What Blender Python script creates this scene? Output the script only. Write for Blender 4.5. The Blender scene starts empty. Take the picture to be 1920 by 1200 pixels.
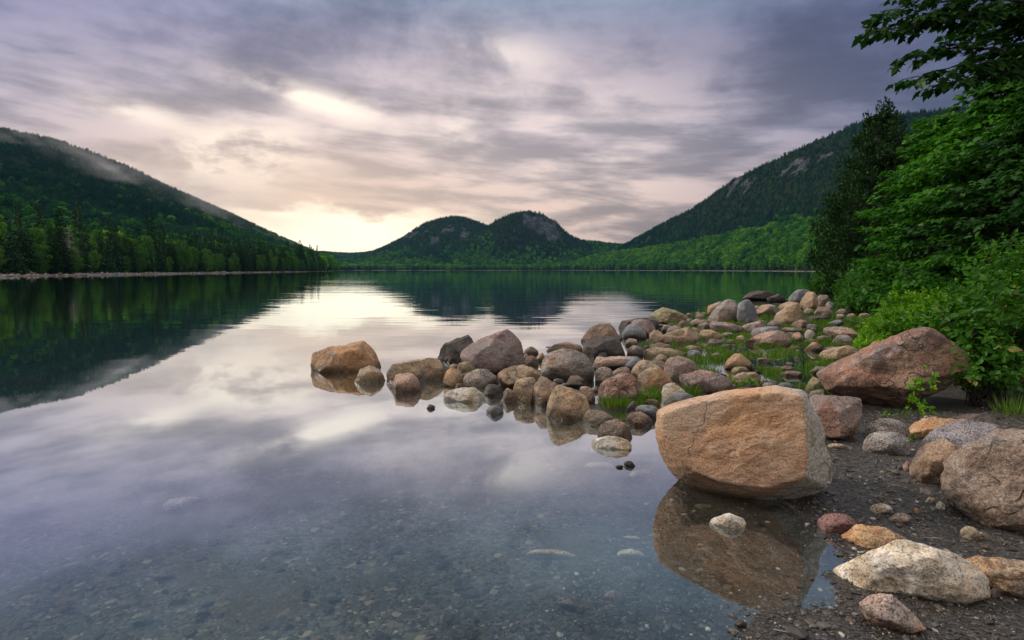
import bpy, bmesh, math, random
import numpy as np
from mathutils import Vector, Matrix

sc = bpy.context.scene
COL = sc.collection
R = math.radians
# ---------------------------------------------------------------- camera
F = 1067.0
PX0, PY0 = 960.0, 600.0
CAMH = 1.5
TILT = math.atan((600 - 506) / F)
cam_data = bpy.data.cameras.new('camera')
cam_data.sensor_width = 36.0
cam_data.lens = 36.0 * F / 1920.0
cam_data.clip_start = 0.05
cam_data.clip_end = 20000
cam = bpy.data.objects.new('camera', cam_data)
COL.objects.link(cam)
cam.location = (0, 0, CAMH)
cam.rotation_euler = (R(90) - TILT, 0, 0)
sc.camera = cam

# ---------------------------------------------------------------- render settings
sc.view_settings.view_transform = 'Standard'
sc.view_settings.look = 'None'
sc.view_settings.exposure = 0.0
sc.view_settings.gamma = 1.0
sc.cycles.use_denoising = True
try:
    sc.cycles.denoiser = 'OPENIMAGEDENOISE'
except Exception:
    pass
sc.cycles.max_bounces = 6
sc.cycles.diffuse_bounces = 2
sc.cycles.glossy_bounces = 3
sc.cycles.transmission_bounces = 4
sc.cycles.transparent_max_bounces = 8
sc.cycles.volume_bounces = 0
sc.cycles.caustics_reflective = False
sc.cycles.caustics_refractive = False
sc.cycles.volume_step_rate = 1.0
sc.cycles.volume_max_steps = 64

# ---------------------------------------------------------------- pixel <-> world
CT, ST = math.cos(TILT), math.sin(TILT)
def ray(px, py):
    x = (px - PX0) / F; y = (PY0 - py) / F
    return np.array([x, CT + y * ST, -ST + y * CT])
def unproj(px, py, depth):
    """point on the pixel's ray at forward distance `depth` (world Y)"""
    r = ray(px, py); t = depth / r[1]
    return np.array([r[0] * t, r[1] * t, CAMH + r[2] * t])
def gp(px, py, z=0.0):
    r = ray(px, py); t = (z - CAMH) / r[2]
    return np.array([r[0] * t, r[1] * t])
def sdir(px, py):
    r = ray(px, py); r = r / np.linalg.norm(r)
    return math.atan2(r[0], r[1]), math.asin(r[2])

# ---------------------------------------------------------------- node helper
class NT:
    def __init__(s, tree):
        s.t = tree; tree.nodes.clear()
    def n(s, typ, ins=None, **kw):
        nd = s.t.nodes.new(typ)
        for k, v in kw.items(): setattr(nd, k, v)
        for k, v in (ins or {}).items(): s.set(nd.inputs[k], v)
        return nd
    def set(s, inp, v):
        if isinstance(v, bpy.types.NodeSocket): s.t.links.new(v, inp)
        elif isinstance(v, (tuple, list)) and inp.type == 'RGBA' and len(v) == 3: inp.default_value = (*v, 1)
        else: inp.default_value = v
    def m(s, op, a, b=None, c=None, clamp=False):
        nd = s.t.nodes.new('ShaderNodeMath'); nd.operation = op; nd.use_clamp = clamp
        s.set(nd.inputs[0], a)
        if b is not None: s.set(nd.inputs[1], b)
        if c is not None: s.set(nd.inputs[2], c)
        return nd.outputs[0]
    def mr(s, v, a, b, c=0.0, d=1.0, smooth=True):
        nd = s.t.nodes.new('ShaderNodeMapRange')
        nd.interpolation_type = 'SMOOTHSTEP' if smooth else 'LINEAR'
        for i, x in enumerate((v, a, b, c, d)): s.set(nd.inputs[i], x)
        return nd.outputs[0]
    def mix(s, f, a, b, mode='MIX'):
        nd = s.t.nodes.new('ShaderNodeMix'); nd.data_type = 'RGBA'; nd.blend_type = mode
        s.set(nd.inputs[0], f); s.set(nd.inputs[6], a); s.set(nd.inputs[7], b)
        return nd.outputs[2]
    def noise(s, vec, scale, detail=4.0, rough=0.5, dist=0.0, typ='FBM'):
        nd = s.t.nodes.new('ShaderNodeTexNoise'); nd.noise_type = typ
        s.set(nd.inputs['Vector'], vec); s.set(nd.inputs['Scale'], scale)
        s.set(nd.inputs['Detail'], detail); s.set(nd.inputs['Roughness'], rough); s.set(nd.inputs['Distortion'], dist)
        return nd.outputs[0]
    def vm(s, op, a, b=None, sc_=None):
        nd = s.t.nodes.new('ShaderNodeVectorMath'); nd.operation = op
        s.set(nd.inputs[0], a)
        if b is not None: s.set(nd.inputs[1], b)
        if sc_ is not None: s.set(nd.inputs['Scale'], sc_)
        return nd.outputs[0]
    def ramp(s, f, stops, interp='LINEAR'):
        nd = s.t.nodes.new('ShaderNodeValToRGB'); cr = nd.color_ramp; cr.interpolation = interp
        while len(cr.elements) < len(stops): cr.elements.new(0.5)
        for e, (p, c) in zip(cr.elements, stops):
            e.position = p; e.color = (*c, 1) if len(c) == 3 else c
        s.set(nd.inputs[0], f)
        return nd.outputs[0]
    def bump(s, h, strength, dist, normal=None):
        nd = s.t.nodes.new('ShaderNodeBump')
        s.set(nd.inputs['Strength'], strength); s.set(nd.inputs['Distance'], dist); s.set(nd.inputs['Height'], h)
        if normal is not None: s.set(nd.inputs['Normal'], normal)
        return nd.outputs[0]

# ---------------------------------------------------------------- world: overcast dawn sky
SUN_AZ, SUN_EL = -68.0, 32.0       # degrees from +Y (negative = left), elevation
world = bpy.data.worlds.new('World'); sc.world = world
world.use_nodes = True
W = NT(world.node_tree)
tc = W.n('ShaderNodeTexCoord')
dvec = W.vm('NORMALIZE', tc.outputs['Generated'])
sx = W.n('ShaderNodeSeparateXYZ', {0: dvec})
dx, dy, dz = sx.outputs[0], sx.outputs[1], sx.outputs[2]
az = W.m('ARCTAN2', dx, dy)
el = W.m('ARCSINE', dz)
# cloud deck: direction projected on a flat layer, so streets of cloud converge on the horizon
den = W.m('ADD', W.m('MAXIMUM', dz, 0.0), 0.34)
cp = W.n('ShaderNodeCombineXYZ', {0: W.m('DIVIDE', dx, den), 1: W.m('DIVIDE', dy, den), 2: 0.0}).outputs[0]
warp = W.n('ShaderNodeTexNoise', {'Vector': cp, 'Scale': 0.7, 'Detail': 3.0}).outputs[1]
cpw = W.vm('ADD', cp, W.vm('SCALE', W.vm('SUBTRACT', warp, (0.5, 0.5, 0.5)), sc_=0.3))
mp = W.n('ShaderNodeMapping', {'Vector': cpw, 'Rotation': (0, 0, R(-20)), 'Scale': (1.0, 1.0, 1.0), 'Location': (3.1, 1.7, 0.4)}).outputs[0]
n1 = W.noise(mp, 1.6, 7.0, 0.5)
n2 = W.noise(mp, 4.6, 7.0, 0.54, 0.1)
n4 = W.noise(mp, 13.0, 5.0, 0.6, 0.0)
cl = W.m('ADD', W.m('MULTIPLY', n1, 0.55), W.m('ADD', W.m('MULTIPLY', n2, 0.35), W.m('MULTIPLY', n4, 0.10)))
bandv = W.n('ShaderNodeCombineXYZ', {0: W.m('MULTIPLY', az, 3.2), 1: W.m('MULTIPLY', W.m('ADD', el, W.m('MULTIPLY', az, 0.06)), 17.0), 2: 0.7}).outputs[0]
n3 = W.noise(bandv, 1.6, 6.0, 0.55, 0.15)
cl = W.mix(W.mr(el, R(6), R(21), 0.85, 0.15), cl, n3)
cl01 = W.mr(cl, 0.40, 0.60)
def blob(px, py, sa, se, rot=0.0, a=1.0):
    a0, e0 = sdir(px, py)
    da = W.m('SUBTRACT', az, a0); de = W.m('SUBTRACT', el, e0)
    c, s_ = math.cos(R(rot)), math.sin(R(rot))
    u = W.m('ADD', W.m('MULTIPLY', da, c / R(sa)), W.m('MULTIPLY', de, s_ / R(sa)))
    v = W.m('ADD', W.m('MULTIPLY', da, -s_ / R(se)), W.m('MULTIPLY', de, c / R(se)))
    q = W.m('ADD', W.m('MULTIPLY', u, u), W.m('MULTIPLY', v, v))
    return W.m('MULTIPLY', W.m('POWER', 2.718, W.m('MULTIPLY', q, -1.0)), a)
def add(*xs):
    r = xs[0]
    for x in xs[1:]: r = W.m('ADD', r, x)
    return r
# broad light behind the deck and its colour
wide = W.m('MINIMUM', add(blob(660, 350, 28, 9.5, 0, 0.88), blob(1040, 260, 22, 9, -10, 0.8), blob(200, 200, 14, 5, 0, 0.22)), 1.0)
low = W.mr(el, R(1), R(13), 1.0, 0.0)
top_c = W.mix(W.mr(az, R(-35), R(35)), (0.20, 0.215, 0.37), (0.105, 0.125, 0.235))
mid_c = W.mix(low, (0.64, 0.55, 0.56), (0.74, 0.55, 0.44))
base = W.mix(wide, top_c, mid_c)
base = W.mix(W.m('MULTIPLY', low, 0.62), base, (0.52, 0.40, 0.345))
hi = W.mr(el, R(19), R(30))
base = W.mix(hi, base, (0.27, 0.37, 0.48))
base = W.mix(W.mr(el, R(42), R(58)), base, (2.1, 1.92, 1.72))  # unseen overhead sky brightened, added to light the rocks from above
base = W.mix(1.0, base, W.ramp(cl01, [(0.0, (0.60, 0.61, 0.66)), (0.5, (0.93, 0.93, 0.96)), (1.0, (1.42, 1.36, 1.31))]), 'MULTIPLY')
# breaks in the cloud where the low sun shines through
brk = W.m('MINIMUM', add(blob(425, 312, 5.2, 2.6, 20, 1.3), blob(600, 192, 6.5, 1.1, -12, 0.75), blob(262, 212, 3.2, 0.9, -8, 0.55),
                         blob(470, 290, 8, 2.6, 10, 0.3), blob(950, 100, 5.0, 1.6, -8, 0.3), blob(860, 260, 2.2, 2.0, -30, 0.35)), 1.2)
brk = W.m('MULTIPLY', brk, W.mr(n2, 0.38, 0.58, 0.1, 1.5))
cut = W.m('ADD', el, W.m('MULTIPLY', W.m('SUBTRACT', n2, 0.5), R(5.0)))
_, e_hi = sdir(640, 392)
band = W.m('MULTIPLY', W.mr(cut, e_hi - R(0.8), e_hi + R(0.5), 1.0, 0.0), blob(640, 440, 10.5, 6.0, 0, 1.15))
band = W.m('MINIMUM', band, 1.0)
col = W.mix(W.m('MINIMUM', brk, 1.0), base, (1.25, 1.08, 0.94))
col = W.mix(blob(540, 385, 19, 6.5, 0, 0.75), col, (1.0, 0.73, 0.54))
col = W.mix(band, col, (1.5, 1.27, 0.95))
# the half of the sky behind the camera: unseen, brightened as added fill for the rocks
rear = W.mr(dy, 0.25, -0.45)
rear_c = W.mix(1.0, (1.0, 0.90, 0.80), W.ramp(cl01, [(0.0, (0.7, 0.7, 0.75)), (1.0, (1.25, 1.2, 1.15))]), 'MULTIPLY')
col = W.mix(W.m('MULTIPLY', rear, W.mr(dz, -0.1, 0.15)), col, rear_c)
col = W.mix(W.mr(dz, -0.02, -0.10), col, (0.06, 0.07, 0.06))
sky = W.n('ShaderNodeTexSky', sky_type='NISHITA', sun_disc=False)
sky.sun_elevation = R(SUN_EL); sky.sun_rotation = R(SUN_AZ)
bg1 = W.n('ShaderNodeBackground', {'Color': sky.outputs[0], 'Strength': 0.05})
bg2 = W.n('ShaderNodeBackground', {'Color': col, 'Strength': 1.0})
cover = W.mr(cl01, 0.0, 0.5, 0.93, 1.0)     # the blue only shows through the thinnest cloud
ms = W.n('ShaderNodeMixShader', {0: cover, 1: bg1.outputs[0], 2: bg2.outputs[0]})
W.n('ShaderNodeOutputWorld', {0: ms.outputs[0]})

# ---------------------------------------------------------------- sun (behind thin cloud)
sd = bpy.data.lights.new('sun', 'SUN'); sd.energy = 3.0; sd.angle = R(12); sd.color = (1.0, 0.87, 0.72)
sun = bpy.data.objects.new('sun', sd); COL.objects.link(sun)
_sv = Vector((math.sin(R(SUN_AZ)) * math.cos(R(SUN_EL)), math.cos(R(SUN_AZ)) * math.cos(R(SUN_EL)), math.sin(R(SUN_EL))))
sun.rotation_euler = _sv.to_track_quat('Z', 'Y').to_euler()

# ---------------------------------------------------------------- numpy noise
def _hash(ix, iy, iz, seed):
    h = (ix.astype(np.int64) * 374761393 + iy.astype(np.int64) * 668265263 + iz.astype(np.int64) * 2147483647 + seed * 974711) & 0xffffffff
    h = ((h ^ (h >> 13)) * 1274126177) & 0xffffffff
    h = ((h ^ (h >> 16)) * 2246822519) & 0xffffffff
    return (h ^ (h >> 15)) & 0xffffffff
def vnoise(P, seed=0):
    P = np.asarray(P, float); I = np.floor(P); f = P - I; I = I.astype(np.int64)
    f = f * f * f * (f * (f * 6 - 15) + 10)
    out = 0
    for a in (0, 1):
        for b in (0, 1):
            for c in (0, 1):
                w = (f[:, 0] if a else 1 - f[:, 0]) * (f[:, 1] if b else 1 - f[:, 1]) * (f[:, 2] if c else 1 - f[:, 2])
                out = out + w * (_hash(I[:, 0] + a, I[:, 1] + b, I[:, 2] + c, seed) / 4294967295.0)
    return out * 2 - 1
def fbm(P, octv=4, seed=0, gain=0.5):
    P = np.asarray(P, float); s = 0; a = 1; t = 0
    for o in range(octv):
        s = s + a * vnoise(P * (2.03 ** o) + 17.3 * o, seed + o); t += a; a *= gain
    return s / t
def n2d(x, y, sc_, octv=4, seed=0):
    return fbm(np.stack([x / sc_, y / sc_, np.full_like(x, 0.37)], 1), octv, seed)
def sstep(x, a, b):
    t = np.clip((x - a) / (b - a), 0, 1); return t * t * (3 - 2 * t)

# ---------------------------------------------------------------- mesh helpers
def mesh_np(name, V, faces, attrs=None, smooth=False):
    """faces: list of (n,k) int arrays; attrs: {name: per-face float array over all faces in order}"""
    me = bpy.data.meshes.new(name)
    V = np.asarray(V, np.float32)
    tot = sum(len(f) for f in faces)
    loops = np.concatenate([np.asarray(f).ravel() for f in faces]).astype(np.int32)
    lt = np.concatenate([np.full(len(f), f.shape[1], np.int32) for f in faces])
    ls = np.concatenate([[0], np.cumsum(lt)[:-1]]).astype(np.int32)
    me.vertices.add(len(V)); me.vertices.foreach_set('co', V.ravel())
    me.loops.add(len(loops)); me.loops.foreach_set('vertex_index', loops)
    me.polygons.add(tot); me.polygons.foreach_set('loop_start', ls); me.polygons.foreach_set('loop_total', lt)
    me.polygons.foreach_set('use_smooth', np.full(tot, smooth))
    for k, a in (attrs or {}).items():
        dom = 'FACE' if len(a) == tot else 'POINT'
        at = me.attributes.new(k, 'FLOAT', dom); at.data.foreach_set('value', np.asarray(a, np.float32))
    me.update(calc_edges=True)
    return me
def obj(name, me, mat=None, parent=None, loc=None):
    o = bpy.data.objects.new(name, me); COL.objects.link(o)
    if mat is not None and me is not None and not me.materials: me.materials.append(mat)
    if parent is not None: o.parent = parent
    if loc is not None: o.location = loc
    return o
def tag(o, label=None, cat=None, group=None, kind=None):
    if label: o['label'] = label
    if cat: o['category'] = cat
    if group: o['group'] = group
    if kind: o['kind'] = kind
    return o
def empty(name, loc, label, cat, group=None):
    o = bpy.data.objects.new(name, None); COL.objects.link(o); o.location = loc
    o.empty_display_size = 0.1
    return tag(o, label, cat, group)
def copy_tree(o, label=None, parent=None):
    c = o.copy(); COL.objects.link(c)
    if parent is not None: c.parent = parent
    if label: c['label'] = label
    for ch in list(o.children): copy_tree(ch, parent=c)
    return c
def newmat(name):
    m = bpy.data.materials.new(name); m.use_nodes = True
    return m, NT(m.node_tree)

# ================================================================ TERRAIN
# shoreline of the near bank (world metres, from where it shows)
def _poly(pxs): return [tuple(gp(*p)) for p in pxs]
BANK = [(-0.6, -60), (0.15, -2), (0.55, 1.6)] + _poly([(1395, 1200), (1425, 1158), (1478, 1118), (1505, 1137), (1560, 1143), (1592, 1125),
        (1566, 1085), (1600, 1058), (1578, 1020), (1540, 985), (1490, 958), (1440, 935), (1420, 880), (1450, 830), (1490, 800), (1500, 770), (1560, 745),
        (1610, 715), (1640, 680), (1650, 645), (1640, 620), (1655, 596), (1600, 578), (1560, 566), (1545, 556)]) + \
       [(20.5, 38), (33, 62), (80, 114), (300, 330), (600, 500), (900, 500), (900, -60)]
MARSH = _poly([(850, 705), (905, 672), (1080, 632), (1230, 590), (1330, 575), (1400, 562), (1530, 550), (1650, 566), (1720, 600),
               (1700, 700), (1600, 790), (1500, 800), (1340, 790), (1255, 765), (1150, 788), (1060, 772), (960, 752), (880, 735)])
def sdf(poly, x, y):
    """signed distance, positive inside"""
    d = np.full(x.shape, 1e9); ins = np.zeros(x.shape, bool); n = len(poly)
    for i in range(n):
        ax, ay = poly[i]; bx, by = poly[(i + 1) % n]
        ex, ey = bx - ax, by - ay; L = ex * ex + ey * ey
        t = np.clip(((x - ax) * ex + (y - ay) * ey) / L, 0, 1)
        d = np.minimum(d, np.hypot(x - ax - t * ex, y - ay - t * ey))
        c = ((ay > y) != (by > y))
        with np.errstate(divide='ignore', invalid='ignore'):
            xi = (bx - ax) * (y - ay) / (by - ay if by != ay else 1e-9) + ax
        ins ^= c & (x < xi)
    return np.where(ins, d, -d)
def T(tab, c):
    xs, ys = zip(*tab); return np.interp(c, xs, ys)
F2 = F / CT
def slope_at(c, py):   # dz/dY of the pixel ray
    x = (c - PX0) / F; y = (PY0 - py) / F
    return (-ST + y * CT) / (CT + y * ST)
S_TAB = [(-900, 70), (-300, 95), (0, 125), (100, 143), (200, 165), (300, 200), (400, 250), (500, 330), (560, 410), (605, 520), (622, 640),
         (634, 1470), (1050, 1480), (1150, 1300), (1300, 950), (1400, 750), (1500, 560), (1560, 450), (1700, 330), (2000, 250), (3000, 200)]
LAYERS = [  # ridge line in the view, ridge distance, foot offset, power
    dict(n='left', r=[(-900, 120), (-300, 190), (-60, 215), (0, 234), (60, 246), (120, 259), (200, 289), (250, 308), (300, 334), (350, 358), (400, 381), (440, 400),
                      (480, 421), (520, 441), (560, 460), (590, 474), (612, 487), (628, 498), (640, 507), (700, 520)],
         D=[(-900, 700), (0, 1000), (300, 1100), (600, 1250), (700, 1300)], foot=60, p=1.35, seed=3),
    dict(n='low', r=[(560, 480), (600, 473), (660, 475), (700, 472), (800, 474), (900, 476), (1100, 470), (1200, 480)], D=[(500, 2300), (1300, 2300)], foot=50, p=1.0, seed=9),
    dict(n='bub1', r=[(640, 500), (680, 477), (700, 471), (720, 462), (740, 452), (760, 440), (782, 425), (800, 415), (820, 408), (840, 404), (855, 403), (875, 406), (895, 413),
                      (915, 421), (960, 440), (1020, 470), (1080, 505)], D=[(600, 1950), (1100, 1950)], foot=60, p=1.25, seed=5),
    dict(n='bub2', r=[(660, 505), (720, 492), (800, 477), (850, 458), (880, 443), (915, 420), (935, 408), (955, 400), (975, 394), (992, 393), (1010, 396), (1025, 402),
                      (1040, 411), (1052, 424), (1064, 436), (1076, 443), (1090, 449), (1120, 453), (1150, 457), (1200, 461), (1300, 480), (1400, 505)],
         D=[(600, 1700), (1100, 1720), (1250, 1620), (1400, 1500)], foot=40, p=1.3, seed=7),
    dict(n='right', r=[(1120, 520), (1150, 478), (1170, 459), (1185, 450), (1200, 441), (1225, 425), (1250, 411), (1300, 384), (1325, 366), (1350, 347), (1375, 330), (1400, 317),
                       (1425, 305), (1450, 294), (1500, 270), (1550, 246), (1600, 223), (1650, 210), (1700, 204), (1750, 200), (1800, 195), (1900, 187), (2200, 180), (3000, 300)],
         D=[(1100, 1560), (1200, 1500), (1300, 1380), (1500, 1150), (1700, 980), (1900, 880), (2400, 700)], foot=40, p=1.5, seed=11),
    dict(n='shelf', r=[(1060, 500), (1120, 478), (1200, 468), (1300, 452), (1400, 432), (1500, 412), (1600, 400), (1900, 390), (2400, 400)],
         D=[(1050, 1560), (1200, 1380), (1300, 1120), (1400, 930), (1500, 760), (1700, 560), (2400, 400)], foot=20, p=0.8, seed=13),
]
def H(x, y, want=False):
    x = np.asarray(x, float); y = np.asarray(y, float)
    r = np.hypot(x, y); a = np.arctan2(x, y)
    ac = np.clip(a, R(-62), R(62))
    c = PX0 + F2 * np.tan(ac)
    Y = r * np.cos(ac)
    db = sdf(BANK, x, y)
    wob = 0.05 * n2d(x, y, 0.5, 3, 1) * sstep(r, 60, 20) * (0.4 + 0.6 * sstep(r, 3, 7)) + 0.03 * n2d(x, y, 0.10, 3, 2) * sstep(r, 12, 6) + 0.5 * n2d(x, y, 6.0, 3, 8) * sstep(r, 25, 60)
    db2 = db + wob
    near = np.where(db2 > 0, 0.055 * np.minimum(db2, 2.2) + 0.17 * np.clip(db2 - 2.2, 0, 6) + 0.05 * np.clip(db2 - 8.2, 0, 60),
                    -0.075 * np.minimum(-db2, 1.6) - 0.05 * np.clip(-db2 - 1.6, 0, 4.4) - 0.12 * np.clip(-db2 - 6, 0, 40))
    rn = r < 80
    near = near + np.where(r < 40, 0.007 * n2d(x, y, 0.25, 3, 4), 0) + (0.006 + 0.024 * sstep(r, 3.5, 7)) * n2d(x, y, 1.3, 3, 5) * (r < 80)
    dm = sdf(MARSH, x, y)
    marsh = np.where(dm > 0, -0.015, -0.015 + 0.16 * dm) + np.where(rn, 0.035 * n2d(x, y, 0.9, 3, 6), 0)
    near = np.where(rn, np.maximum(near, marsh), near)
    near = np.clip(near, -6, 6)
    S = T(S_TAB, c)
    left = c < 628
    inside = Y - S + 2.0 * n2d(x, y, 25.0, 3, 21)
    far = np.where(inside > 0, 0.09 * np.minimum(inside, 8) + 0.035 * np.clip(inside - 8, 0, 80), np.maximum(0.12 * inside, -6))
    z = np.maximum(near, far)
    best = np.zeros_like(z) - 1; which = np.zeros(z.shape, int) - 1
    for i, L in enumerate(LAYERS):
        D = T(L['D'], c); rr = T(L['r'], c)
        zr = CAMH + D * slope_at(c, rr) - 5.0
        s0 = S + L['foot']
        t = (Y - s0) / np.maximum(D - s0, 50)
        nn = n2d(x, y, 140.0, 5, L['seed'])
        amp = np.clip(t, 0, 1) * np.clip(1.15 - t, 0, 1) * 4
        p = L['p']
        up = zr * np.clip(t, 0, 1) ** p
        up = up + 9.0 * nn * amp * np.clip(zr / 100, 0, 1.5)
        dn = zr * (1 - 0.9 * sstep(t, 1.0, 2.6)) - 0.0
        zz = np.where(t <= 1, up, dn)
        zz = np.where((t > 0) & (zr > 0), zz, -1)
        which = np.where(zz > best, i, which); best = np.maximum(best, zz)
    z = np.where(Y > 70, np.maximum(z, np.where(inside > 0, best, -9)), z)
    if want: return z, db2, dm, inside, which, c, Y
    return z
def ground_hit(px, py):
    r = ray(px, py)
    if r[2] > -1e-4: r = np.array([r[0], r[1], -1e-4])
    t1 = (-1.2 - CAMH) / r[2]; t0 = (1.2 - CAMH) / r[2]
    t = np.linspace(max(t0, 0.3), min(t1, 80), 500)
    P = r[None, :] * t[:, None]
    d = CAMH + P[:, 2] - H(P[:, 0], P[:, 1])
    i = np.argmax(d < 0)
    if d[i] >= 0: i = len(t) - 1
    return np.array([P[i, 0], P[i, 1], CAMH + P[i, 2]])
def hz(x, y): return float(H(np.array([x]), np.array([y]))[0])

# cliffs: bare rock patches at points of the mountainsides
def far_hit(px, py):
    r = ray(px, py)
    t = np.linspace(100, 2600, 900)
    P = r[None, :] * t[:, None]
    d = CAMH + P[:, 2] - H(P[:, 0], P[:, 1]); i = int(np.argmax(d < 0))
    return P[i]
CL = []
for (px, py, w) in [(1012, 414, 26), (1035, 428, 28), (1022, 424, 24), (985, 412, 18), (1048, 434, 18), (800, 434, 16), (840, 430, 18), (872, 436, 16), (775, 438, 16), (760, 445, 9), (815, 452, 13),
                    (1375, 352, 18), (1395, 346, 18), (1400, 360, 14), (1465, 316, 13), (1490, 309, 15), (1515, 302, 13), (1540, 296, 16), (1480, 322, 16), (1505, 314, 18), (1560, 290, 14),
                    (72, 366, 14), (92, 362, 12), (150, 350, 6), (342, 418, 10), (455, 412, 12), (465, 418, 12), (410, 405, 7), (295, 340, 9), (1600, 225, 12), (1575, 236, 8),
                    (1213, 452, 8), (1255, 452, 6), (30, 345, 8), (520, 448, 5)]:
    p = far_hit(px, py); CL.append((p[0], p[1], w / F * p[1]))
def cliff(x, y):
    m = np.zeros_like(x)
    for (cx, cy, w) in CL:
        m = np.maximum(m, 1 - np.hypot((x - cx), (y - cy) / 1.6) / w)
    nn = n2d(x, y, 22.0, 4, 31)
    return sstep(m + 1.3 * nn, 0.42, 0.55) * (m > 0)

# ground sheet: polar mesh, fine near the camera, out past the ridges
fine = np.arange(-46, 46.01, 0.085)
coarse = np.concatenate([np.arange(46.5, 64, 0.5), np.arange(66, 294, 4), np.arange(296, 313.9, 0.5)])
ang = np.radians(np.concatenate([fine, coarse])); na = len(ang)
rad = np.concatenate([[0.25, 0.6], np.exp(np.linspace(math.log(1.2), math.log(90), 560)), np.exp(np.linspace(math.log(91), math.log(2400), 420)), [2500, 2700, 2900, 3000]])
nr = len(rad)
A_, R_ = np.meshgrid(ang, rad)
gx = (R_ * np.sin(A_)).ravel(); gy = (R_ * np.cos(A_)).ravel()
gz, g_db, g_dm, g_in, g_w, g_c, g_Y = H(gx, gy, True)
g_cl = cliff(gx, gy)
gz = gz + 7.0 * g_cl * n2d(gx, gy, 18.0, 4, 41) * (g_Y < 2500)
g_green = np.where(g_Y > 90, sstep(g_in, 4, 7), sstep(g_db + 0.5 * n2d(gx, gy, 0.7, 3, 51), 3.0, 3.8) * (gx > 3)) 
g_green = np.maximum(g_green, (gy < 0) * sstep(g_db, 2, 4))
g_beach = (g_Y > 90) * sstep(g_in, -1.0, 0.5) * (1 - sstep(g_in, 4, 7))
g_marsh = (R_.ravel() < 60) * sstep(g_dm + 0.3 * n2d(gx, gy, 0.8, 3, 52), 0.2, 0.8) * (gy > 6.2)
V = np.stack([gx, gy, gz], 1)
V = np.concatenate([V, [[0, 0, hz(0, 0.1)]]])
ii = np.arange(na); jj = (ii + 1) % na
Q = []
for k in range(nr - 1):
    Q.append(np.stack([k * na + ii, (k + 1) * na + ii, (k + 1) * na + jj, k * na + jj], 1))
Q = np.concatenate(Q)[:, ::-1].copy()
cfan = np.stack([np.full(na, len(V) - 1), ii, jj], 1)[:, ::-1].copy()
me = mesh_np('ground', V, [Q, cfan], {'green': np.append(g_green, 0), 'cliff': np.append(g_cl, 0), 'beach': np.append(g_beach, 0), 'marsh': np.append(g_marsh, 0)}, True)

m_ground, N = newmat('ground')
tcg = N.n('ShaderNodeTexCoord'); P_ = tcg.outputs['Object']
sz = N.n('ShaderNodeSeparateXYZ', {0: P_}).outputs[2]
v1 = N.n('ShaderNodeTexVoronoi', {'Vector': P_, 'Scale': 62.0, 'Randomness': 1.0})
v2 = N.n('ShaderNodeTexVoronoi', {'Vector': P_, 'Scale': 26.0, 'Randomness': 1.0})
rnd = N.n('ShaderNodeSeparateColor', {0: v1.outputs['Color']})
rnd2 = N.n('ShaderNodeSeparateColor', {0: v2.outputs['Color']})
peb = N.ramp(rnd.outputs[0], [(0.0, (0.028, 0.027, 0.027)), (0.35, (0.06, 0.055, 0.05)), (0.62, (0.10, 0.085, 0.07)), (0.8, (0.085, 0.095, 0.105)), (0.93, (0.13, 0.10, 0.08)), (0.985, (0.17, 0.15, 0.13)), (1.0, (0.30, 0.27, 0.24))])
peb2 = N.ramp(rnd2.outputs[1], [(0.0, (0.035, 0.034, 0.035)), (0.5, (0.075, 0.07, 0.062)), (0.85, (0.12, 0.10, 0.08)), (1.0, (0.24, 0.2, 0.17))])
bigm = N.mr(rnd2.outputs[0], 0.72, 0.76)
grav = N.mix(bigm, peb, peb2)
big = N.noise(P_, 1.1, 5.0, 0.55)
grav = N.mix(1.0, grav, N.ramp(big, [(0.3, (0.40, 0.42, 0.45)), (0.7, (0.72, 0.73, 0.74))]), 'MULTIPLY')
sand = N.mr(N.noise(P_, 0.9, 4.0, 0.5), 0.5, 0.66)
sandc = N.mix(N.noise(P_, 160.0, 2.0), (0.032, 0.029, 0.027), (0.075, 0.067, 0.060))
grav = N.mix(N.m('MULTIPLY', sand, 0.75), grav, sandc)
fl = N.mix(N.noise(P_, 0.6, 6.0, 0.6), (0.006, 0.010, 0.005), (0.016, 0.024, 0.010))
mud = N.mix(N.noise(P_, 3.0, 6.0, 0.6), (0.03, 0.032, 0.018), (0.07, 0.075, 0.035))
cn = N.noise(P_, 0.05, 8.0, 0.65, 0.6)
cs = N.noise(N.n('ShaderNodeMapping', {'Vector': P_, 'Scale': (1, 1, 0.3)}).outputs[0], 0.25, 5.0, 0.6)
clc = N.mix(N.mr(cn, 0.4, 0.62), (0.03, 0.032, 0.04), (0.10, 0.10, 0.115))
clc = N.mix(N.mr(cs, 0.45, 0.55), clc, N.mix(1.0, clc, (0.45, 0.45, 0.5), 'MULTIPLY'))
bc = N.mix(N.noise(P_, 0.8, 3.0), (0.05, 0.048, 0.046), (0.20, 0.19, 0.185))
at = lambda k: N.n('ShaderNodeAttribute', attribute_name=k).outputs['Fac']
c = N.mix(at('marsh'), grav, mud)
c = N.mix(at('green'), c, fl); c = N.mix(at('beach'), c, bc); c = N.mix(at('cliff'), c, clc)
c = N.mix(N.mr(sz, -0.02, -0.12), c, N.mix(1.0, c, (1.9, 1.85, 1.7), 'MULTIPLY'))   # bed colour turns paler with depth
wet = N.mr(sz, 0.015, 0.07, 0.75, 0.0)
c = N.mix(N.m('MULTIPLY', wet, 0.45), c, N.mix(1.0, c, (0.45, 0.45, 0.45), 'MULTIPLY'))
hgt = N.m('SUBTRACT', 1.0, v1.outputs['Distance'])
hb = N.m('SUBTRACT', 1.0, v2.outputs['Distance'])
bn = N.bump(N.m('ADD', N.m('MULTIPLY', hgt, 0.6), N.m('MULTIPLY', N.m('MULTIPLY', hb, bigm), 1.2)), 0.8, 0.012)
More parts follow.
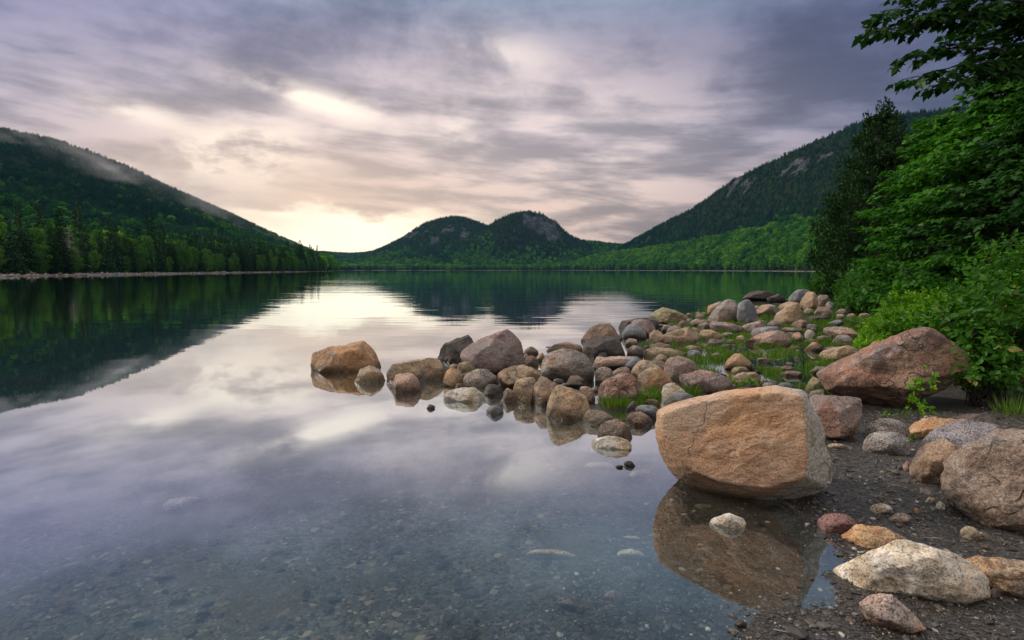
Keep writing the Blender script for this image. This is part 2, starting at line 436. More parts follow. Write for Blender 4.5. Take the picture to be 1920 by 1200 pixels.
bs = N.n('ShaderNodeBsdfPrincipled', {'Base Color': c, 'Roughness': N.mr(wet, 0.0, 0.75, 0.85, 0.35), 'Normal': bn, 'Specular IOR Level': N.m('MULTIPLY', N.mr(at('green'), 0.0, 1.0, 0.4, 0.0), N.mr(sz, -0.012, 0.0))})
N.n('ShaderNodeOutputMaterial', {0: bs.outputs[0]})
ground = tag(obj('ground', me, m_ground), 'dark gravel shore, lake bed and wooded hills in one sheet', 'ground', kind='structure')

# ---------------------------------------------------------------- water
m_water, N = newmat('water')
P_ = N.n('ShaderNodeTexCoord').outputs['Object']
dist = N.vm('LENGTH', P_); dist = N.t.nodes[-1].outputs['Value']
mpw = lambda s, r=0.0: N.n('ShaderNodeMapping', {'Vector': P_, 'Scale': s, 'Rotation': (0, 0, R(r))}).outputs[0]
w1 = N.noise(mpw((0.35, 1.6, 1), 6), 1.0, 3.0, 0.5, 0.3)
w2 = N.noise(mpw((0.10, 0.42, 1), -4), 1.0, 2.0, 0.5, 0.2)
w3 = N.noise(mpw((1.6, 5.0, 1), 12), 1.0, 2.0, 0.5)
patch = N.noise(mpw((0.02, 0.05, 1)), 1.0, 3.0, 0.5)
calm = N.mr(dist, 5.0, 24.0, 0.08, 1.0)
hgt = N.m('ADD', N.m('MULTIPLY', w1, 0.0062), N.m('ADD', N.m('MULTIPLY', w2, 0.015), N.m('MULTIPLY', w3, 0.0005)))
hgt = N.m('MULTIPLY', hgt, N.m('MULTIPLY', calm, N.mr(patch, 0.35, 0.65, 0.45, 1.3)))
bn = N.bump(hgt, 1.0, 1.0)
lw = N.n('ShaderNodeLayerWeight', {'Blend': 0.5})
fr = N.ramp(lw.outputs['Facing'], [(0.0, (0.04,) * 3), (0.40, (0.10,) * 3), (0.5, (0.22,) * 3), (0.60, (0.38,) * 3), (0.70, (0.72,) * 3), (0.85, (0.93,) * 3), (1.0, (1.0,) * 3)])
gl = N.n('ShaderNodeBsdfGlossy', {'Color': (0.89, 0.965, 1.0), 'Roughness': 0.015, 'Normal': bn})
tr = N.n('ShaderNodeBsdfTransparent', {'Color': (0.86, 0.93, 0.92)})
mx = N.n('ShaderNodeMixShader', {0: fr, 1: tr.outputs[0], 2: gl.outputs[0]})
N.n('ShaderNodeOutputMaterial', {0: mx.outputs[0]})
wv = []
NW = 128
for k in range(NW): wv.append((3000 * math.sin(2 * math.pi * k / NW), 3000 * math.cos(2 * math.pi * k / NW), 0))
wme = bpy.data.meshes.new('water'); wme.from_pydata(wv, [], [list(range(NW))[::-1]])
water = tag(obj('water', wme, m_water), 'still clear lake water mirroring the sky and hills', 'water', kind='structure')
# ================================================================ FOLIAGE TOOLS
def leafmat(name, c1, c2, c3=None, trans=0.35, gloss=0.05, rnd=True):
    m, N = newmat(name)
    t = N.n('ShaderNodeAttribute', attribute_name='tone').outputs['Fac']
    P_ = N.n('ShaderNodeTexCoord').outputs['Object']
    nn = N.mr(N.noise(P_, 0.5, 3.0), 0.35, 0.65)
    c = N.mix(N.m('ADD', N.m('MULTIPLY', t, 0.65), N.m('MULTIPLY', nn, 0.35)), c1, c2)
    if rnd:
        oi = N.n('ShaderNodeObjectInfo').outputs['Random']
        c = N.mix(N.m('MULTIPLY', oi, 0.6), c, c3 or tuple(x * 0.6 for x in c1))
    elif c3:
        c = N.mix(N.mr(t, 0.94, 0.97), c, c3)
    d = N.n('ShaderNodeBsdfDiffuse', {'Color': c})
    tl = N.n('ShaderNodeBsdfTranslucent', {'Color': N.mix(1.0, c, (1.1, 1.15, 0.5), 'MULTIPLY')})
    g = N.n('ShaderNodeBsdfGlossy', {'Color': (0.6, 0.7, 0.6), 'Roughness': 0.45})
    a = N.n('ShaderNodeMixShader', {0: trans, 1: d.outputs[0], 2: tl.outputs[0]})
    b = N.n('ShaderNodeMixShader', {0: gloss, 1: a.outputs[0], 2: g.outputs[0]})
    N.n('ShaderNodeOutputMaterial', {0: b.outputs[0]})
    return m
def barkmat(name, c1, c2):
    m, N = newmat(name)
    P_ = N.n('ShaderNodeTexCoord').outputs['Object']
    v = N.n('ShaderNodeMapping', {'Vector': P_, 'Scale': (1, 1, 0.25)}).outputs[0]
    n = N.noise(v, 9.0, 5.0, 0.6)
    c = N.mix(N.mr(n, 0.35, 0.65), c1, c2)
    b = N.n('ShaderNodeBsdfPrincipled', {'Base Color': c, 'Roughness': 0.9, 'Normal': N.bump(n, 0.6, 0.02)})
    N.n('ShaderNodeOutputMaterial', {0: b.outputs[0]})
    return m
m_spruce = leafmat('spruce_needles', (0.012, 0.042, 0.018), (0.034, 0.10, 0.028), (0.012, 0.05, 0.026), 0.15, 0.03)
m_cedar = leafmat('cedar_foliage', (0.008, 0.032, 0.008), (0.026, 0.075, 0.014), (0.010, 0.034, 0.008), 0.15, 0.02)
m_broad = leafmat('broad_leaves', (0.024, 0.10, 0.012), (0.11, 0.28, 0.018), (0.022, 0.10, 0.018), 0.32, 0.03)
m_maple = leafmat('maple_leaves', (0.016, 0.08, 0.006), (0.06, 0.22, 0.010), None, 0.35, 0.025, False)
m_maple2 = leafmat('maple_leaves_painted_shade', (0.008, 0.036, 0.006), (0.022, 0.085, 0.010), None, 0.25, 0.02, False)  # maple leaf colour darkened, shade of foliage against the sky painted in
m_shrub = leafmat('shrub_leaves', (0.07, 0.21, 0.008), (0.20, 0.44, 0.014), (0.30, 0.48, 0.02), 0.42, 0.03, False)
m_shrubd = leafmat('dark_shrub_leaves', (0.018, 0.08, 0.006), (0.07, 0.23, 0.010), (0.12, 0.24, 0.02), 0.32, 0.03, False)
m_alder = leafmat('ovate_leaves', (0.014, 0.075, 0.006), (0.07, 0.22, 0.010), (0.28, 0.20, 0.07), 0.4, 0.025, False)
m_grass = leafmat('grass_blades', (0.04, 0.105, 0.01), (0.13, 0.26, 0.018), (0.26, 0.22, 0.09), 0.4, 0.03, False)
m_bark = barkmat('bark', (0.05, 0.042, 0.035), (0.13, 0.115, 0.10))
m_barkdark = barkmat('dark_bark', (0.018, 0.015, 0.012), (0.05, 0.042, 0.036))
m_dead = barkmat('dead_wood', (0.16, 0.15, 0.145), (0.32, 0.30, 0.29))

def unit(v): return v / np.maximum(np.linalg.norm(v, axis=-1, keepdims=True), 1e-9)
def cards(P, Dv, Nv, L, Wd, tmpl, faces):
    """place leaf template (x across, y along, z up) at P: along Dv, normal near Nv"""
    Dv = unit(Dv); X = unit(np.cross(Dv, Nv)); Z = np.cross(X, Dv)
    tm = np.asarray(tmpl, float)
    V = P[:, None, :] + (X[:, None, :] * (tm[None, :, 0:1] * Wd[:, None, None]) + Dv[:, None, :] * (tm[None, :, 1:2] * L[:, None, None])
                         + Z[:, None, :] * (tm[None, :, 2:3] * L[:, None, None]))
    n, k = len(P), len(tm)
    V = V.reshape(-1, 3); out = []
    base = (np.arange(n) * k)[:, None]
    for f in faces: out.append(base + np.asarray(f)[None, :])
    return V, out
RH_T = [(0, 0, 0), (0.5, 0.45, 0.06), (0, 1, 0), (-0.5, 0.45, 0.06)]; RH_F = [(0, 1, 2, 3)]
OV_T = [(0, 0, 0), (0.36, 0.2, 0.05), (0.48, 0.48, 0.07), (0.22, 0.8, 0.02), (0, 1.04, -0.08), (-0.22, 0.8, 0.02), (-0.48, 0.48, 0.07), (-0.36, 0.2, 0.05), (0, 0.5, -0.02)]
OV_F = [(0, 1, 2, 8), (8, 2, 3, 4), (0, 8, 6, 7), (8, 4, 5, 6)]
MA_T = [(0, 0.02, 0), (0.30, -0.08, 0.02), (0.26, 0.14, 0.03), (0.62, 0.34, -0.03), (0.30, 0.42, 0.03), (0.30, 0.60, 0.02), (0, 1.05, -0.08),
        (-0.30, 0.60, 0.02), (-0.30, 0.42, 0.03), (-0.62, 0.34, -0.03), (-0.26, 0.14, 0.03), (-0.30, -0.08, 0.02), (0, 0.42, 0.0)]
MA_F = [(0, 1, 2, 12), (12, 2, 3, 4), (12, 4, 5, 6), (12, 6, 7, 8), (12, 8, 9, 10), (0, 12, 10, 11)]
def cards_mesh(name, P, Dv, Nv, L, Wd, tone, kind='rh'):
    tm, fc = {'rh': (RH_T, RH_F), 'ov': (OV_T, OV_F), 'ma': (MA_T, MA_F)}[kind]
    V, fs = cards(P, Dv, Nv, L, Wd, tm, fc)
    allf = np.stack(fs, 1).reshape(-1, len(fc[0]))
    return mesh_np(name, V, [allf], {'tone': np.repeat(tone, len(fc))})
def tube(path, radii, k=6):
    path = np.asarray(path, float); n = len(path)
    tg = np.gradient(path, axis=0); tg = unit(tg)
    ref = np.tile(np.array([[0.13, 0.31, 0.94]]), (n, 1))
    bad = np.abs((tg * ref).sum(1)) > 0.93
    ref[bad] = (1, 0, 0)
    X = unit(np.cross(tg, ref)); Y = np.cross(tg, X)
    a = np.arange(k) * 2 * np.pi / k
    V = path[:, None, :] + np.asarray(radii)[:, None, None] * (X[:, None, :] * np.cos(a)[None, :, None] + Y[:, None, :] * np.sin(a)[None, :, None])
    V = V.reshape(-1, 3); f = []
    for i in range(n - 1):
        for j in range(k): f.append((i * k + j, i * k + (j + 1) % k, (i + 1) * k + (j + 1) % k, (i + 1) * k + j))
    return V, np.array(f)
class Tubes:
    def __init__(s): s.V = []; s.F = []; s.n = 0
    def add(s, path, radii, k=5):
        V, f = tube(path, radii, k); s.V.append(V); s.F.append(f + s.n); s.n += len(V)
    def mesh(s, name): return mesh_np(name, np.concatenate(s.V), [np.concatenate(s.F)], None, True)
def bend(start, d, length, n, rs, wander=0.15, lift=0.0):
    d = np.array(d, float); d /= np.linalg.norm(d); p = np.array(start, float); out = [p.copy()]
    for i in range(n):
        d = d + rs.normal(0, wander, 3) * (1.0 / n) ** 0.5; d[2] += lift / n; d /= np.linalg.norm(d)
        p = p + d * length / n; out.append(p.copy())
    return np.array(out)

# distance trees -------------------------------------------------------------
def conifer_parts(seed, Ht, rad, dens=1.0, cs=0.45, bare=0.08, droop=0.35, poww=0.85, gap=0.08):
    rs = np.random.RandomState(seed)
    P, D, Nn, L, Wd, Tn = [], [], [], [], [], []
    nw = int(26 * dens)
    for w in range(nw):
        h = bare + (1 - bare) * (w + rs.rand() * 0.6) / nw
        rr = rad * (1 - h) ** poww * (0.8 + 0.4 * rs.rand()) + 0.12
        nb = max(4, int((5 + 6 * (1 - h)) * dens ** 0.5))
        a0 = rs.rand() * 7
        for b in range(nb):
            if rs.rand() < gap * (1 + 2.5 * h * (gap > 0.1)): continue
            a = a0 + b * 2 * np.pi / nb + rs.normal(0, 0.2); r1 = rr * (0.65 + 0.5 * rs.rand())
            ns = max(2, int(r1 / cs * 1.7))
            tb = rs.rand()
            for s_ in range(ns):
                f = (s_ + rs.rand() * 0.5) / ns
                rr_ = r1 * (0.12 + 0.88 * f)
                z = Ht * h - droop * rr_ * (0.4 + 0.6 * f) + 0.25 * rs.normal() * cs
                aa = a + rs.normal(0, 0.22)
                P.append((rr_ * np.cos(aa), rr_ * np.sin(aa), z))
                D.append((np.cos(aa + rs.normal(0, .6)), np.sin(aa + rs.normal(0, .6)), -droop * 0.8 + rs.normal(0, .25)))
                Nn.append((rs.normal(0, .3), rs.normal(0, .3), 1)); q = cs * (0.8 + 0.7 * rs.rand()); L.append(q * 1.35); Wd.append(q)
                Tn.append(np.clip(0.25 + 0.5 * f * tb + 0.3 * rs.rand(), 0, 1))
    for s_ in range(int(5 * dens) + 3):
        P.append((rs.normal(0, .05), rs.normal(0, .05), Ht * (0.93 + 0.07 * rs.rand()))); D.append((rs.normal(0, .3), rs.normal(0, .3), 1)); Nn.append((1, 0.1, 0)); L.append(cs * 1.3); Wd.append(cs * 0.5); Tn.append(0.5)
    return [np.array(x, float) for x in (P, D, Nn, L, Wd, Tn)]
def broad_parts(seed, Ht, rad, n=1800, cs=0.45, low=0.22, nl=15):
    rs = np.random.RandomState(seed)
    P, D, Nn, L, Wd, Tn = [], [], [], [], [], []
    lobes = []
    for k in range(nl):
        h = low + (1 - low) * (k + 0.5) / nl
        wd = rad * math.sin(math.pi * min(1, max(0.08, (h - low * 0.6) / (1.08 - low * 0.6)))) ** 0.7
        a = k * 2.4 + rs.rand(); ro = wd * ((0.35 + 0.35 * rs.rand()) if nl < 20 else (0.2 + 0.75 * rs.rand())) * (0.3 if k == nl - 1 else 1)
        lr = rad * ((0.30 + 0.2 * rs.rand()) if nl < 20 else (0.17 + 0.20 * rs.rand())) * (0.75 if h > .85 else 1)
        lobes.append((ro * math.cos(a), ro * math.sin(a), min(Ht * h, Ht - lr * 0.7), lr, rs.rand()))
    for (lx, ly, lz, lr, lt) in lobes:
        m = int(n / nl)
        d = unit(rs.normal(size=(m, 3))); d[:, 2] = np.abs(d[:, 2]) * np.where(rs.rand(m) < 0.72, 1, -1); 
        rr = lr * (0.72 + 0.35 * rs.rand(m)) * (1 + 0.18 * vnoise(d * 2.2 + seed))
        p = np.stack([lx + d[:, 0] * rr, ly + d[:, 1] * rr, lz + d[:, 2] * rr * 0.78], 1)
        dd = unit(d + rs.normal(0, .7, (m, 3))); dd[:, 2] -= 0.25
        q = cs * (0.6 + 0.8 * rs.rand(m))
        P.append(p); D.append(dd); Nn.append(unit(d + rs.normal(0, .5, (m, 3)) + np.array([0, 0, .5]))); L.append(q * 1.2); Wd.append(q)
        Tn.append(np.clip(0.0 + 0.65 * lt + 0.35 * rs.rand(m), 0, 1))
    return [np.concatenate(x) for x in (P, D, Nn, L, Wd, Tn)]
def trunk_mesh(seed, Ht, r0, lean=0.02, limbs=0, lrad=2.0):
    rs = np.random.RandomState(seed); tb = Tubes()
    pth = bend((0, 0, -0.5), (rs.normal(0, lean), rs.normal(0, lean), 1), Ht * 0.95 + 0.5, 8, rs, 0.04)
    tb.add(pth, np.linspace(r0, r0 * 0.15, 9), 7)
    for k in range(limbs):
        i = rs.randint(2, 8); a = rs.rand() * 7
        p2 = bend(pth[i], (math.cos(a), math.sin(a), 0.5), lrad * (0.6 + 0.5 * rs.rand()), 5, rs, 0.15, 0.2)
        tb.add(p2, np.linspace(r0 * 0.4, r0 * 0.06, 6), 5)
    return tb.mesh('trunk')

# ---------------------------------------------------------------- hillside forest (beyond counting): one stuff object
def forest_src():
    col = bpy.data.collections.new('forest_tree_kinds')
    kinds = []
    for i in range(3):
        p = conifer_parts(100 + i, 1.0, 0.20, 0.62, 0.06, 0.05); kinds.append(('spruce', p, m_hcon))
    for i in range(3):
        p = broad_parts(200 + i, 1.0, 0.40, 420, 0.12, 0.10, 9); kinds.append(('leafy', p, m_hbro))
    for i, (nm, p, m) in enumerate(kinds):
        me = cards_mesh(f'{i}_{nm}', *p)
        me.materials.append(m)
        o = bpy.data.objects.new(f'{i}_{nm}', me); col.objects.link(o)
    return col
def hillmat(name, stops):
    m, N = newmat(name)
    t = N.n('ShaderNodeAttribute', attribute_name='tone').outputs['Fac']
    ti = N.n('ShaderNodeAttribute', attribute_name='tint', attribute_type='INSTANCER').outputs['Fac']
    c = N.ramp(ti, stops)
    c = N.mix(1.0, c, N.ramp(t, [(0, (0.7, 0.7, 0.7)), (1, (1.35, 1.35, 1.3))]), 'MULTIPLY')
    d = N.n('ShaderNodeBsdfDiffuse', {'Color': c})
    tl = N.n('ShaderNodeBsdfTranslucent', {'Color': c})
    a = N.n('ShaderNodeMixShader', {0: 0.25, 1: d.outputs[0], 2: tl.outputs[0]})
    N.n('ShaderNodeOutputMaterial', {0: a.outputs[0]})
    return m
m_hcon = hillmat('hill_spruce_needles', [(0, (0.008, 0.036, 0.022)), (0.5, (0.016, 0.062, 0.028)), (1, (0.035, 0.105, 0.028))])
m_hbro = hillmat('hill_broad_leaves', [(0, (0.022, 0.10, 0.018)), (0.5, (0.05, 0.18, 0.018)), (1, (0.14, 0.32, 0.022))])
def scatter_forest(name, label, Y0, Y1, cr, n, seed, belt):
    rs = np.random.RandomState(seed)
    cc = rs.uniform(cr[0], cr[1], n)
    Y = np.sqrt(rs.uniform(Y0 ** 2, Y1 ** 2, n))
    x = (cc - PX0) / F2 * Y
    z, db, dm, ins, wh, c, YY = H(x, Y, True)
    cl = cliff(x, Y)
    ok = (ins > belt(c)) & (cl + rs.rand(n) * 0.6 < 0.62) & (z > 0.9)
    # spacing opens with tree size; hidden far slopes are dropped
    pts = []
    for L in LAYERS: pass
    x, Y, z, ins, wh, c = x[ok], Y[ok], z[ok], ins[ok], wh[ok], c[ok]
    # line of sight test: keep trees whose top shows over the ground in between
    keep = np.ones(len(x), bool)
    top = z + 9
    for f in np.linspace(0.45, 0.985, 26):
        zz = H(x * f, Y * f)
        keep &= (CAMH + (top - CAMH) * f) > zz
    x, Y, z, ins, wh, c = x[keep], Y[keep], z[keep], ins[keep], wh[keep], c[keep]
    m = len(x)
    patch = n2d(x, Y, 90.0, 4, 61); hi = z / 200.0
    pb = np.clip(0.5 - 2.2 * hi + 1.1 * patch, 0.03, 0.95)
    pb = np.where(wh == 5, np.clip(0.88 + 0.5 * patch, 0.3, 0.97), pb)
    pb = np.where(wh == 3, np.clip(0.5 - 1.0 * hi + 0.8 * patch, 0.05, 0.95), pb)
    br = rs.rand(m) < pb
    idx = np.where(br, 3 + rs.randint(0, 3, m), rs.randint(0, 3, m))
    hgt = np.where(br, 10.5, 11.5) * (0.65 + 0.6 * rs.rand(m)) * np.clip(1.05 - 0.9 * hi, 0.5, 1.05)
    tint = np.clip(0.5 + 0.55 * n2d(x, Y, 50.0, 3, 71) + rs.normal(0, 0.22, m) + np.where(wh == 5, 0.10, np.where((wh == 0) | (wh == 4), -0.25, -0.08)), 0, 1)
    wdt = hgt * np.where(br, rs.uniform(0.95, 1.35, m), rs.uniform(0.9, 1.35, m))
    me = bpy.data.meshes.new(name); me.vertices.add(m)
    me.vertices.foreach_set('co', np.stack([x, Y, z - 0.3], 1).astype(np.float32).ravel())
    for k, a, ty in (('idx', idx, 'INT'), ('tint', tint, 'FLOAT'), ('rz', rs.rand(m) * 6.28, 'FLOAT')):
        t = me.attributes.new(k, ty, 'POINT'); t.data.foreach_set('value', a.astype(np.int32 if ty == 'INT' else np.float32))
    t = me.attributes.new('scl', 'FLOAT_VECTOR', 'POINT'); t.data.foreach_set('vector', np.stack([wdt, wdt, hgt], 1).astype(np.float32).ravel())
    o = tag(obj(name, me), label, 'woods', kind='stuff')
    g = bpy.data.node_groups.new(name, 'GeometryNodeTree')
    g.interface.new_socket('Geometry', in_out='INPUT', socket_type='NodeSocketGeometry')
    g.interface.new_socket('Geometry', in_out='OUTPUT', socket_type='NodeSocketGeometry')
    ni = g.nodes.new('NodeGroupInput'); no = g.nodes.new('NodeGroupOutput')
    ci = g.nodes.new('GeometryNodeCollectionInfo'); ci.inputs[0].default_value = SRC
    ci.inputs['Separate Children'].default_value = True; ci.inputs['Reset Children'].default_value = True
    ip = g.nodes.new('GeometryNodeInstanceOnPoints'); ip.inputs['Pick Instance'].default_value = True
    def na(nm, ty):
        q = g.nodes.new('GeometryNodeInputNamedAttribute'); q.data_type = ty; q.inputs[0].default_value = nm
        return [s for s in q.outputs if s.enabled and s.name == 'Attribute'][0]
    g.links.new(ni.outputs[0], ip.inputs['Points']); g.links.new(ci.outputs[0], ip.inputs['Instance'])
    g.links.new(na('idx', 'INT'), ip.inputs['Instance Index']); g.links.new(na('scl', 'FLOAT_VECTOR'), ip.inputs['Scale'])
    cx = g.nodes.new('ShaderNodeCombineXYZ'); g.links.new(na('rz', 'FLOAT'), cx.inputs[2])
    g.links.new(cx.outputs[0], ip.inputs['Rotation'])
    g.links.new(ip.outputs[0], no.inputs[0])
    md = o.modifiers.new('trees', 'NODES'); md.node_group = g
    print(name, m)
    return o
SRC = forest_src()
scatter_forest('hillside_woods', 'dense dark woods covering the misty left mountainside', 180, 1300, (-160, 645), 30000, 1, lambda c: 42.0)
scatter_forest('hillside_woods', 'woods over the two rounded hills across the lake', 1440, 2450, (585, 1330), 42000, 2, lambda c: 6.0)
scatter_forest('hillside_woods', 'green woods climbing the long mountain on the right side of the lake', 330, 1560, (1050, 2050), 34000, 3, lambda c: 6.0)

# ---------------------------------------------------------------- countable trees of the left shore
LT = {}
def make_tree(name, crown_parts, cm, tseed, Ht, r0, bark, limbs=0):
    e = empty(name, (0, 0, 0), 'tree', 'tree')
    obj('trunk', trunk_mesh(tseed, Ht, r0, 0.02, limbs, Ht * 0.2), bark, e)
    obj('crown', cards_mesh('crown', *crown_parts), cm, e)
    return e
def spot(c, off):
    Y = float(T(S_TAB, np.array([c]))) + off
    x = (c - PX0) / F2 * Y
    return x, Y
TREES = []   # (kind, c, off, height)
rs = np.random.RandomState(77)
def row(c0, c1, off, step_m, pc, hc, hb):
    c = c0
    while c < c1:
        o = off + rs.uniform(-3, 3); x, Y = spot(c, o)
        k = 'spruce' if rs.rand() < pc else 'broad'
        if k == 'spruce' and rs.rand() < 0.25: k = 'cedar'
        TREES.append((k, c, o, (hc if k != 'broad' else hb) * (rs.uniform(0.82, 1.18) if k != 'broad' else rs.uniform(0.6, 1.15))))
        slope = (float(T(S_TAB, np.array([c + 8.]))) - float(T(S_TAB, np.array([c - 8.])))) / 16
        per = math.hypot(Y / F2, slope * 0.9)
        c += step_m * rs.uniform(0.75, 1.3) / per
row(-40, 250, 8, 5.2, 0.6, 12, 8.5)
row(250, 612, 8, 6.2, 0.42, 12, 9.5)
row(-40, 240, 18, 5.5, 0.75, 16, 13)
row(240, 605, 18, 7.0, 0.50, 15.5, 13)
row(-40, 600, 31, 7.5, 0.85, 19.5, 16)
protos = {'spruce': [], 'broad': [], 'cedar': []}
for i in range(4): protos['spruce'].append(('spruce_tree', lambda i=i: make_tree('spruce_tree', conifer_parts(300 + i, 15, 2.7 + 0.25 * i, 1.25, 0.42, 0.06, 0.32 + 0.05 * i), m_spruce, 310 + i, 15, 0.22, m_bark)))
for i in range(4): protos['broad'].append(('broadleaf_tree', lambda i=i: make_tree('broadleaf_tree', broad_parts(320 + i, 15, 4.0 + 0.45 * i, 2900, 0.40, 0.08 + 0.03 * i, 34), m_broad, 330 + i, 15, 0.2, m_bark, 9)))
for i in range(2): protos['cedar'].append(('cedar_tree', lambda i=i: make_tree('cedar_tree', conifer_parts(340 + i, 15, 3.1, 1.5, 0.36, 0.0, 0.15, 0.6), m_cedar, 350 + i, 15, 0.2, m_bark)))
built = {}
def seg(c): return 0 if c < 200 else (1 if c < 400 else 2)
SEG = ['far left', 'middle of left shore', 'near left point']
for (k, c, off, h) in TREES:
    vi = rs.randint(0, len(protos[k])); key = (k, vi)
    if key not in built: built[key] = protos[k][vi][1](); o = built[key]
    else: o = copy_tree(built[key])
    x, Y = spot(c, off)
    o.location = (x, Y, hz(x, Y) - 0.1); o.rotation_euler = (0, 0, rs.rand() * 6.28)
    s_ = h / 15; w_ = s_ * rs.uniform(0.9, 1.15); o.scale = (w_ * rs.uniform(0.8, 1.1), w_, s_)
    rowp = 'behind the waterline stones' if off < 13 else ('in mid wood' if off < 24 else 'at the back of the wood')
    nm = {'spruce': 'dark pointed spruce', 'broad': 'bright green rounded broadleaf tree', 'cedar': 'dense olive cedar'}[k]
    tag(o, f'{nm} {rowp}, {SEG[seg(c)]}', 'tree', f'{nm}s {rowp}, {SEG[seg(c)]}')
# bare grey dead tree among them
e = empty('dead_tree', (0, 0, 0), 'bare grey dead tree standing among green trees on the left shore', 'tree')
rs2 = np.random.RandomState(5); tb = Tubes(); pth = bend((0, 0, -.3), (0.02, 0, 1), 13.5, 9, rs2, 0.05)
tb.add(pth, np.linspace(0.2, 0.03, 10), 6); obj('trunk', tb.mesh('trunk'), m_dead, e)
tb = Tubes()
for k in range(95):
    h = rs2.uniform(2.5, 13); i = h / 13.5 * 9; q = pth[int(i)] + (pth[min(9, int(i) + 1)] - pth[int(i)]) * (i % 1)
    a = rs2.rand() * 6.28; L_ = (14 - h) * 0.26 + 0.4
    p2 = bend(q, (math.cos(a), math.sin(a), 0.1), L_, 4, rs2, 0.25, -0.3); tb.add(p2, np.linspace(0.045, 0.012, 5), 4)
    for s_ in range(3):
        j = rs2.randint(1, 4); p3 = bend(p2[j], (math.cos(a + rs2.normal(0, .9)), math.sin(a + rs2.normal(0, .9)), 0.1), L_ * 0.4, 2, rs2, 0.2); tb.add(p3, np.linspace(0.02, 0.008, 3), 3)
obj('branches', tb.mesh('branches'), m_dead, e)
x, Y = spot(134, 7); e.location = (x, Y, hz(x, Y))
